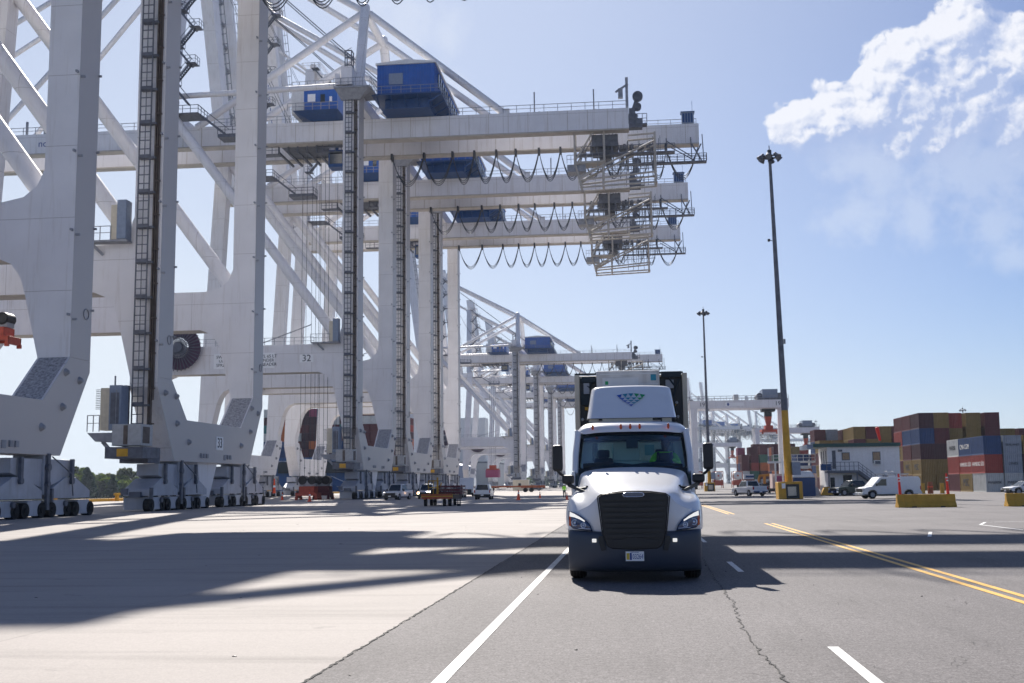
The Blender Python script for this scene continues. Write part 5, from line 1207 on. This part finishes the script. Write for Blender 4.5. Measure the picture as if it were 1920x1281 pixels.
# portable toilet style blue hut behind the mast foot
t = thing('blue_hut', 'small blue hut with a domed white roof behind the mast foot', 'hut', (20.3, 140, 0)); b = MB(); b.box(-1.35,1.2,0,2.2,0,2.2); b.build('body','c_blue',t,bev=.05)
b = MB(); b.frus((-1.4,1.25,-.05,2.25),(-1.0,.85,.4,1.8),2.2,3.0); b.build('roof','wht',t,bev=.2)
# concrete blocks
for i, (x, y, m_, nm) in enumerate(((22.6,148,'grey','grey'),(24.0,147.6,'yellow','yellow'))):
    b = MB(); b.prism([(-.75,0),(.75,0),(.55,.5),(.3,1.05),(-.3,1.05),(-.55,.5)], 'y', -.4, .4); o = b.build('concrete_block', m_); o.location = (x, y, 0); tag(o, f'short {nm} concrete block near the foot of the white building', 'concrete block')
# tanks on frames, bin and machinery behind the white pickup
for i, (x, y, s_) in enumerate(((25.6,352,1),(31.5,354,1),(19.4,350,1))):
    t = thing('tank_container', ['white round tank end in a red frame, left of the pair behind the white pickup','white round tank end in a red frame, right of the pair behind the white pickup','white tank in a red frame just right of the truck mirror'][i], 'tank', (x, y, 0), group='tank containers behind the white pickup')
    b = MB(); b.tube((0,0,3.7),(0,6,3.7),1.25,n=24); b.ball((0,0,3.7),1.24,20,10,(1,.3,1)); b.build('tank','pale_' if 0 else 'wht',t); b = MB(); b.tube((0,-.42,3.7),(0,-.2,3.7),.3,n=12); b.build('hatch','red',t)
    b = MB()
    for xx in (-1.35,1.35): b.bar((xx,-.1,0),(xx,-.1,5),.2); b.bar((xx,6,0),(xx,6,5),.2)
    for z in (.9,2.3,4.95): b.bar((-1.35,-.1,z),(1.35,-.1,z),.2)
    b.box(-1.3,1.3,-.05,6,.9,2.2); b.build('frame','red',t)
t = thing('waste_bin', 'rusty brown drum-shaped bin with a small blue and white cab on top', 'bin', (18.6, 190, 0)); b = MB(); b.tube((0,0,.15),(0,0,2.2),.95,1.0,n=18); b.build('body','rust',t); t.children[-1].data.materials[0] = mat('bin_brown',(.23,.07,.03),.8,var=.2)
b = MB(); b.box(-.8,.8,-.6,.6,2.2,3.0); b.build('lid_cab','wht',t); b = MB(); b.box(-.5,.9,-.62,-.6,2.45,2.8); b.build('cab_window','c_blue',t)
t = thing('orange_fence', 'low orange plastic fence beside the parked cars', 'fence', (20.2, 192, 0)); b = MB()
for i in range(12): b.bar((i*.5,0,0),(i*.5,0,1.0),.06)
for z in (.2,.4,.6,.8,1.0): b.bar((0,0,z),(6,0,z),.06,.08)
b.build('mesh','orange',t)
# ---------------- barriers
def barrier(label, x, y, rz, w=3.75):
    t = thing('traffic_barrier', label, 'barrier', (x, y, 0), rz, group='yellow concrete barriers')
    b = MB(); b.prism([(-.42,0),(.42,0),(.42,.12),(.22,.38),(.14,.85),(-.14,.85),(-.22,.38),(-.42,.12)], 'x', 0, w); b.build('barrier_body', 'yellow', t, bev=.02)
    b = MB(); b.box(w*.23,w*.31,-.45,.45,0,.07); b.box(w*.72,w*.80,-.45,.45,0,.07); b.build('lifting_slot', 'black', t); return t
t = barrier('yellow concrete barrier with two orange posts on top, left of the pair', 17.2, 78.3, R(3)); t2 = barrier('worn yellow concrete barrier with dark stains cut off by the right edge', 24.2, 78.6, R(1))
def delin(label, x, y, z, h=2.0, s=None):
    t = thing('delineator_post', label, 'marker post', (x, y, z)); b = MB(); b.tube((0,0,0),(-.05,0,h),.10,.06,n=10); b.build('post','orange',t); t.children[-1].data.materials[0] = M['sigred']
    b = MB(); b.tube((-.02,0,h*.62),(-.02,0,h*.68),.085,.083,n=10); b.tube((-.03,0,h*.76),(-.03,0,h*.82),.08,.078,n=10); b.build('band','signw',t)
M['sigred'] = mat('delineator_red', (.85, .03, .01), .5, var=0)
delin('orange marker post on the left end of the yellow barrier', 17.45, 78.3, .85, 1.35); delin('orange marker post on the right end of the yellow barrier', 20.55, 78.5, .85, 1.35)
for i, x in enumerate((36.7, 39.1)): 
    t = thing('bollard', ['left','right'][i]+' of the two small yellow bollards beside the orange drum', 'bollard', (x, 152, 0), group='small yellow bollards by the container stack'); b = MB(); b.tube((0,0,0),(0,0,1.35),.28,.26,n=14); b.build('post','yellow',t); b = MB(); b.box(-.3,.3,-.3,.3,0,.06); b.build('base','steel',t)
t = thing('traffic_drum', 'orange drum between the two small yellow bollards', 'drum', (37.7, 152.2, 0)); b = MB(); b.tube((0,0,0),(0,0,1.5),.36,.3,n=16); b.build('body','orp',t); b = MB(); b.tube((0,0,.8),(0,0,.95),.34,.33,n=16); b.build('band','orange',t)
# ---------------- light masts
def mast(label, x, y, h, base=True, yel=9, tilt=0, bw=2.4):
    t = thing('light_mast', label, 'light mast', (x, y, 0), 0, group='high light masts'); t.rotation_euler = (0, R(tilt), 0)
    b = MB(); z0 = 1.7 if base else 0
    b.tube((0,0,yel),(0,0,h),.33,.15,n=14); b.build('pole','steel',t); b = MB(); b.tube((0,0,z0),(0,0,yel),.40,.33,n=14)
    b.build('painted_foot','yellow' if base else 'steel2',t)
    if base:
        b = MB(); b.box(-bw/2,bw/2,-1,1.4,0,1.75); q = b.build('plinth','yellow',t,bev=.03); b = MB(); b.box(-.45,.85,-1.03,-1.0,.05,1.5); b.build('service_hatch','black',q); b = MB(); b.box(-.28,.55,-1.05,-1.03,.35,1.25); b.build('hatch_board','cream',q); b = MB(); b.box(-.85,-.5,-1.04,-1.0,1.1,1.6); b.build('notice','signw',q)
        b = MB(); b.box(.35,1.15,-.7,-.1,2.4,3.7); b.build('switch_box','cab',t); b = MB(); b.box(-.7,-.55,-.6,-.5,1.8,4.0); b.build('conduit','signw',t)
    b = MB(); b.ring((0,0,h-.35),'z',.75,.07,16); b.tube((0,0,h-.8),(0,0,h+.4),.22,n=12); b.bar((0,0,h),(0,0,h+.9),.08)
    for k in range(4): a = 1.5708*k+.5; b.bar((0,0,h-.35),(.8*math.cos(a),.8*math.sin(a),h-.35),.08)
    b.build('crown','black',t)
    for k in range(6):
        a = 6.28319*k/6+.25; c, s = math.cos(a), math.sin(a); b = MB()
        b.tube((.75*c,.75*s,h-.2),(1.15*c,1.15*s,h-.62),.16,.36,n=12); b.ball((.75*c,.75*s,h-.18),.2,8,6); b.build('floodlight','steel',t)
    b = MB(); b.bar((-.1,0,h*.74),(-.55,0,h*.74+.15),.06); b.box(-.7,-.45,-.12,.12,h*.74,h*.74+.25); b.build('camera','black',t)
    b = MB(); b.box(.3,.5,-.1,.1,h*.44,h*.44+.5); b.build('small_box','steel2',t); return t
mast('tall light mast on a yellow concrete foot, right of the truck', 15.75, 119.5, 36.0, tilt=-1.0)
mast('second, more distant light mast close beside the truck', 14.95, 230, 35.8, tilt=-.2, bw=2.0, yel=4)
mast('small far light mast rising above the tallest container stack', 116.6, 420, 26.4, base=False)
# ---------------- rubber-tyred yard gantries
def gantry(label, x, y, w, num, src=[None]):
    if src[0] is not None:
        return dup(src[0], (x, y, 0), label=label, skip=('lettering','number_plate'))
    t = thing('yard_gantry', label, 'gantry crane', (x, y, 0), group='rubber-tyred yard gantry cranes'); h = 22.9
    for yy in (0, 8):
        b = MB(); b.box(0,w,yy-.5,yy+.5,h-2.1,h); b.build('main_beam','crane',t)
        for xx in (.2, w-1.9):
            b = MB(); s = -1 if yy == 0 else 1
            b.add([(xx,yy-.6+s*1.2,2.2),(xx+1.5,yy-.6+s*1.2,2.2),(xx+1.5,yy+.6+s*1.2,2.2),(xx,yy+.6+s*1.2,2.2),(xx,yy-.6,h-2.1),(xx+1.7,yy-.6,h-2.1),(xx+1.7,yy+.6,h-2.1),(xx,yy+.6,h-2.1)],[(0,1,2,3),(4,5,6,7),(0,1,5,4),(1,2,6,5),(2,3,7,6),(3,0,4,7)]); b.build('leg','crane',t)
    for xx in (.95, w-.95):
        b = MB(); b.box(xx-.7,xx+.7,-3,11,1.3,2.3); b.build('sill_beam','crane',t)
        for yy in (-2,-.4,8.4,10):
            b = MB(); b.tube((xx-.35,yy,.75),(xx+.35,yy,.75),.75,n=18); b.build('tyre','rubber',t)
    b = MB(); b.box(.1,.9,-.6,8.6,h,h+.25); b.box(w-.9,w-.1,-.6,8.6,h,h+.25); b.rail([(.1,-.7,h),(w,-.7,h)],1.1,1.6,.1); b.rail([(.1,8.7,h),(w,8.7,h)],1.1,1.6,.1)
    b.bar((0,-.6,h),(0,-.6,h+2.4),.1); b.bar((-.2,0,h-6),(-.2,0,h+1),.12); b.build('beam_walkway','steel2',t)
    b = MB(); b.box(w-6.5,w-2.6,.5,7.5,h+.5,h+2.8); q = b.build('trolley_house','cab',t); b = MB(); b.box(w-8,w-1.8,-.2,8.2,h,h+.5); b.tube((w-7.2,1,h+1.1),(w-7.2,7,h+1.1),.8); b.box(w-2.6,w-1.6,0,4,h+.5,h+1.8); b.bar((w-1.2,0,h),(w-1.2,0,h+3),.15); b.box(w-1.8,w-.6,0,.4,h+2.2,h+2.4); b.build('trolley_frame','steel',q)
    b = MB(); b.box(w*.45,w*.45+1.2,-.4,1,h,h+1.5); b.build('festoon_box','wht',t)
    b = MB(); b.box(w-6.6,w-3.2,2,6,h-2.9,h-2.2); b.box(w-5.8,w-4,3,5,h-4.2,h-2.9); b.build('hoist_block','black',t)
    b = MB(); b.frus((w-5.4,w-4.4,3.4,4.6),(w-5.8,w-4,3,5),h-6.6,h-4.2); b.box(w-5.9,w-3.9,2.2,5.8,h-7.6,h-6.6); b.box(w-6.9,w-2.9,1.4,6.6,h-8.2,h-7.6); b.box(w-6.9,w-6.5,1.4,1.8,h-8.8,h-8.2); b.box(w-3.3,w-2.9,1.4,1.8,h-8.8,h-8.2); b.build('lifting_frame','red',t)
    b = MB(); b.rail([(.9,-3,2.3),(.9,11,2.3)],1,2,.08); b.box(-.5,.1,2,6,1.6,4.2); b.build('power_house','wht',t)
    for xx in (3.6, w-2.4): text(num, 1.5, (xx,-.52,h-1.05), FRONT, 'ink', t)
    b = MB(); b.box(w*.36,w*.55,-.53,-.5,h-1.5,h-.6); b.build('number_plate','signw',t); b = MB(); b.ball((w*.39,-.55,h-1.05),.4,12,8,(.7,.15,1)); b.build('logo_mark','inkblue',t)
    src[0] = t; return t
gantry('white yard gantry numbered 199 with a red lifting frame, right of the truck', 15.2, 303, 25.4, '199')
gantry('second yard gantry, its beam showing behind the right leg of gantry 199', 48.5, 465, 25.4, '')
gantry('third, most distant yard gantry with a low pale beam inside gantry 199', 33.5, 630, 25.4, '')
# ================================================================ THE SHIP, THE FAR BANK
M['hull'] = mat('hull_blue', (.012, .075, .235), .45, var=.06, scale=.2, dirt=.15); M['hull2'] = mat('hull_grey', (.36, .38, .40), .45, var=.1, scale=.1, dirt=.3)
def hull(t, x0, x1, y0, y1, z1, m, stern=0):
    """hull with its flat stern at y0 and a bow at y1"""
    b = MB(); xm = (x0+x1)/2; rows = []
    for y, f, zt in ((y0,.96,z1),(y0+8,1,z1),(y1-60,1,z1),(y1-25,.72,z1+1),(y1-8,.32,z1+2.5),(y1,.02,z1+3)):
        w = (x1-x0)/2*f; fb = f*.82 if y == y0 else f*.94
        rows.append([(xm-w*fb,y+(2 if y==y0 else 0),-6),(xm-w,y,0),(xm-w,y,zt),(xm+w,y,zt),(xm+w,y,0),(xm+w*fb,y+(2 if y==y0 else 0),-6)])
    b.loft(rows, sm=False); n = len(rows[0])
    b.add(rows[0], [tuple(range(n))]); return b.build('hull', m, t)
SH = thing('container_ship', 'huge blue container ship moored behind the cranes, stern towards the camera', 'ship', (0, 0, 0))
hull(SH, -120, -81.5, 361, 640, 11.2, 'hull')
b = MB(); b.box(-113,-90,359.6,360.6,6.2,9.8); b.box(-119.5,-114.5,359.6,360.6,6.2,9.8); b.build('mooring_deck_opening','black',SH)
b = MB(); b.rail([(-119,360.8,9.0),(-82,360.8,9.0)],1.1,2,.1); b.rail([(-82,361,11.2),(-82,560,11.2)],1.3,4,.12); b.build('deck_rail','wht',SH)
text('C XI', 2.1, (-97.4,360.85,5.5), FRONT, 'inkw', SH, align='RIGHT'); text('ANCHORAGE', 1.8, (-95.4,360.85,2.6), FRONT, 'inkw', SH, align='RIGHT')
b = MB()
for p, q in (((-96,361,5.2),(-75,330,1.0)),((-95,361,4.9),(-74,326,1.0)),((-94,361,1.9),(-73,318,.9)),((-93,361,1.6),(-73,314,.9)),((-93.5,361,1.75),(-73,316,.9))):
    p, q = Vector(p), Vector(q); b.path([p.lerp(q, i/8)-Vector((0,0,1.2*4*(i/8)*(1-i/8)*.5)) for i in range(9)], .09, 5)
b.build('mooring_line','wht',SH)
b = MB(); b.box(-112,-90,470,482,11.2,38); b.box(-121,-81,472,480,33,37); b.build('bridge','wht',SH)
b = MB(); b.box(-104,-96,440,448,11.2,40); b.build('funnel','hull',SH)
S2 = thing('container_ship', 'pale grey hull of a second ship moored beyond the blue one, left of the truck', 'ship', (0, 0, 0))
hull(S2, -122, -82, 675, 900, 14.5, 'hull2')
b = MB(); b.box(-121.9,-82,676,860,14.5,15.5); b.rail([(-82,676,15.5),(-82,860,15.5)],2.5,3,.2); b.build('deck_rail','green_' if 0 else 'steel',S2)
b = MB(); b.box(-114,-92,720,735,14.5,44); b.build('bridge','wht',S2)
pal2 = ['maroon','orange','maroon','red','blue','teal','dmaroon','maroon','red','pinkish','grey','white','dmaroon']
GS = 'containers stacked on the blue ship'
rn = random.Random(5); fixed = {2: 'blue blue orange orange red maroon', 1: 'maroon maroon blue maroon red orange', 6: 'dmaroon orange dmaroon dmaroon dmaroon pinkish', 7: 'teal teal teal maroon blue blue', 8: 'dmaroon teal teal maroon blue maroon', 11: 'maroon red maroon maroon blue blue', 13: 'maroon maroon maroon maroon white maroon'}
for i in range(15):
    cols = fixed.get(i, ' '.join(rn.choice(pal2) for _ in range(6))).split()
    for k, c in enumerate(cols):
        container(c, f'{CN[c]} container on ship stern, {ORD[k]} tier, {NTH[min(i,13)] if i < 14 else "last"} from left', -119.0+i*2.52+CWD/2, 363, 11.3+k*2.62, GS)
for j in range(4):
    y = 372+j*14.5
    if 436 < y < 452 or 468 < y < 486: continue
    for k in range(6):
        c = rn.choice(pal2); container(c, f'{CN[c]} container on blue ship quay side, {ORD[k]} tier, {NTH[j]} bay', -83.1, y, 11.3+k*2.62, GS, L=12.19)
# ---------------- trees
def leafmat(name, c1, c2):
    m = bpy.data.materials.new(name); m.use_nodes = True; t = m.node_tree; p = t.nodes['Principled BSDF']; L = t.links.new
    g_ = t.nodes.new('ShaderNodeNewGeometry'); r_ = t.nodes.new('ShaderNodeValToRGB'); r_.color_ramp.elements[0].color = (*c1, 1); r_.color_ramp.elements[1].color = (*c2, 1)
    L(g_.outputs['Random Per Island'], r_.inputs[0]); L(r_.outputs[0], p.inputs['Base Color']); p.inputs['Roughness'].default_value = .7; p.inputs['Specular IOR Level'].default_value = .2
    tr = t.nodes.new('ShaderNodeBsdfTranslucent'); L(r_.outputs[0], tr.inputs[0]); mx = t.nodes.new('ShaderNodeMixShader'); mx.inputs[0].default_value = .45
    L(p.outputs[0], mx.inputs[1]); L(tr.outputs[0], mx.inputs[2]); L(mx.outputs[0], t.nodes['Material Output'].inputs[0]); return m
M['leafs'] = leafmat('spring_leaves', (.07, .12, .015), (.20, .26, .04)); M['leafd'] = leafmat('dark_leaves', (.012, .035, .02), (.03, .07, .035)); M['leafm'] = leafmat('mid_leaves', (.05, .07, .025), (.13, .14, .06))
M['bark'] = mat('bark', (.06, .045, .035), .9, var=.3)
def tree(kind, seed, h, w, leaf, n):
    rn = random.Random(seed); t = thing('river_tree', '', 'tree', (0, 0, -900), group='trees on the far river bank')
    b = MB(); b.tube((0,0,-1),(0,0,h*.55),.35,.16,n=8); tips = []
    for k in range(9):
        a = rn.uniform(0, 6.28); z = h*rn.uniform(.2,.55); p = (0,0,z); r_ = w*rn.uniform(.25,.42); q = (r_*math.cos(a), r_*math.sin(a), z+h*rn.uniform(.1,.3)); b.tube(p, q, .12, .05, n=5); tips.append(q)
    b.build('trunk','bark',t)
    cl = []
    for k in range(26 if kind != 'cone' else 30):
        if kind == 'cone': z = h*(.06+.92*(k/30)); r_ = w*.5*(1-(z/h)**1.7)*rn.uniform(.3,.75); a = rn.uniform(0,6.28); cl.append((r_*math.cos(a), r_*math.sin(a), z, w*.23*(1.15-z/h)+.4))
        else: a = rn.uniform(0,6.28); e = rn.random(); r_ = w*.5*math.sqrt(rn.random())*.85; z = h*(.15+.75*e); f = math.sqrt(max(.1, 1-((z/h-.5)/.55)**2)); cl.append((r_*f*math.cos(a), r_*f*math.sin(a), z, w*rn.uniform(.10,.20)))
    b = MB()
    for k in range(n):
        c = rn.choice(cl); d = Vector((rn.gauss(0,1), rn.gauss(0,1), rn.gauss(0,1))).normalized()*c[3]*rn.uniform(.55,1.1)
        p = Vector(c[:3])+Vector((d.x, d.y, d.z*.8)); s = rn.uniform(.4,.85); u = Vector((rn.gauss(0,1),rn.gauss(0,1),rn.gauss(0,.6))).normalized(); v = u.orthogonal().normalized()
        b.add([p-u*s, p+v*s*.6, p+u*s, p-v*s*.6], [(0,1,2,3)])
    b.build('crown', leaf, t, rec=False); return t
T_ = [tree('round',1,12,11,'leafs',2600), tree('round',2,10,9,'leafs',2200), tree('cone',3,14,10,'leafd',3000), tree('round',4,11,12,'leafm',2300), tree('round',5,13,10,'leafm',2400)]
kinds = ['bright green spring tree','pale green bushy tree','dark green pointed tree','brownish green spreading tree','tall olive green tree']
def bank(s):                                                 # points along the far bank
    pts = [(-430,330),(-290,578),(-268,600),(-226,625),(-205,720),(-178,900),(-120,1400),(-84,2000)]; L = [math.dist(a, c) for a, c in zip(pts, pts[1:])]; s *= sum(L)
    for l, a, c in zip(L, pts, pts[1:]):
        if s <= l: return (a[0]+(c[0]-a[0])*s/l, a[1]+(c[1]-a[1])*s/l)
        s -= l
    return pts[-1]
rn = random.Random(9); used = set()
spots = []
for i in range(30): x, y = bank(.145+.08*i/30); spots.append((x-rn.uniform(2,9), y+rn.uniform(-2,4), rn.choice([0,1,3,4,0]), rn.uniform(.65,.95), 'front'))
for i in range(36): x, y = bank(.145+.11*i/36); spots.append((x-rn.uniform(12,24), y+rn.uniform(5,20), rn.choice([0,3,4,1]), rn.uniform(1.1,1.4), 'back'))
for i in range(34): x, y = bank(.36+.6*i/34); spots.append((x-rn.uniform(2,12), y, rn.choice([0,1,3,4]), rn.uniform(1.2,1.7), 'far'))
spots += [(-284, 577, 2, 1.12, 'dark'), (-271, 580, 2, .86, 'dark2')]
where = {'front': 'at the far water edge', 'back': 'in the rear line of the far bank', 'far': 'far upriver beyond the cranes'}
cnt = {}
for (x, y, k, s, row) in spots:
    cnt[row] = cnt.get(row, 0)+1
    if row.startswith('dark'): lab = ['large dark green tree standing at the water between the two leftmost cranes','smaller dark pointed tree right of the large dark one at the water'][row == 'dark2']
    else: lab = f'{kinds[k]} {where[row]}, number {cnt[row]} from left'
    if k in used: o = dup(T_[k], (x, y, -2.4), label=lab, rz=rn.uniform(0,6.28), scale=(s, s, s))
    else: used.add(k); o = T_[k]; o.location = (x, y, -2.4); o['label'] = lab; o.scale = (s, s, s)
b = MB(); rn = random.Random(4)
for i in range(9000):
    x, y = bank(.02+.4*rn.random()); x += rn.uniform(-6,3); y += rn.uniform(-3,3); p = Vector((x, y, -2.4+abs(rn.gauss(0,1.2)))); u = Vector((rn.gauss(0,1),rn.gauss(0,1),rn.gauss(0,1))).normalized()*.5; v = u.orthogonal()*.7; b.add([p-u,p+v,p+u,p-v],[(0,1,2,3)])
tag(b.build('undergrowth','leafm',rec=False),'dense low green undergrowth along the far river bank','undergrowth',kind='stuff')
# ================================================================ AIR
hm = bpy.data.materials.new('haze_air'); hm.use_nodes = True; t = hm.node_tree; t.nodes.clear()
pv = t.nodes.new('ShaderNodeVolumePrincipled'); pv.inputs['Color'].default_value = (.72, .85, 1, 1); pv.inputs['Density'].default_value = .00010; pv.inputs['Anisotropy'].default_value = .2
t.links.new(pv.outputs[0], t.nodes.new('ShaderNodeOutputMaterial').inputs['Volume']); M['haze'] = hm
b = MB(); b.box(-1500, 1500, -300, 2600, -7, 135); tag(b.build('haze', 'haze'), 'thin pale haze in the air over the whole port', 'haze', kind='stuff')
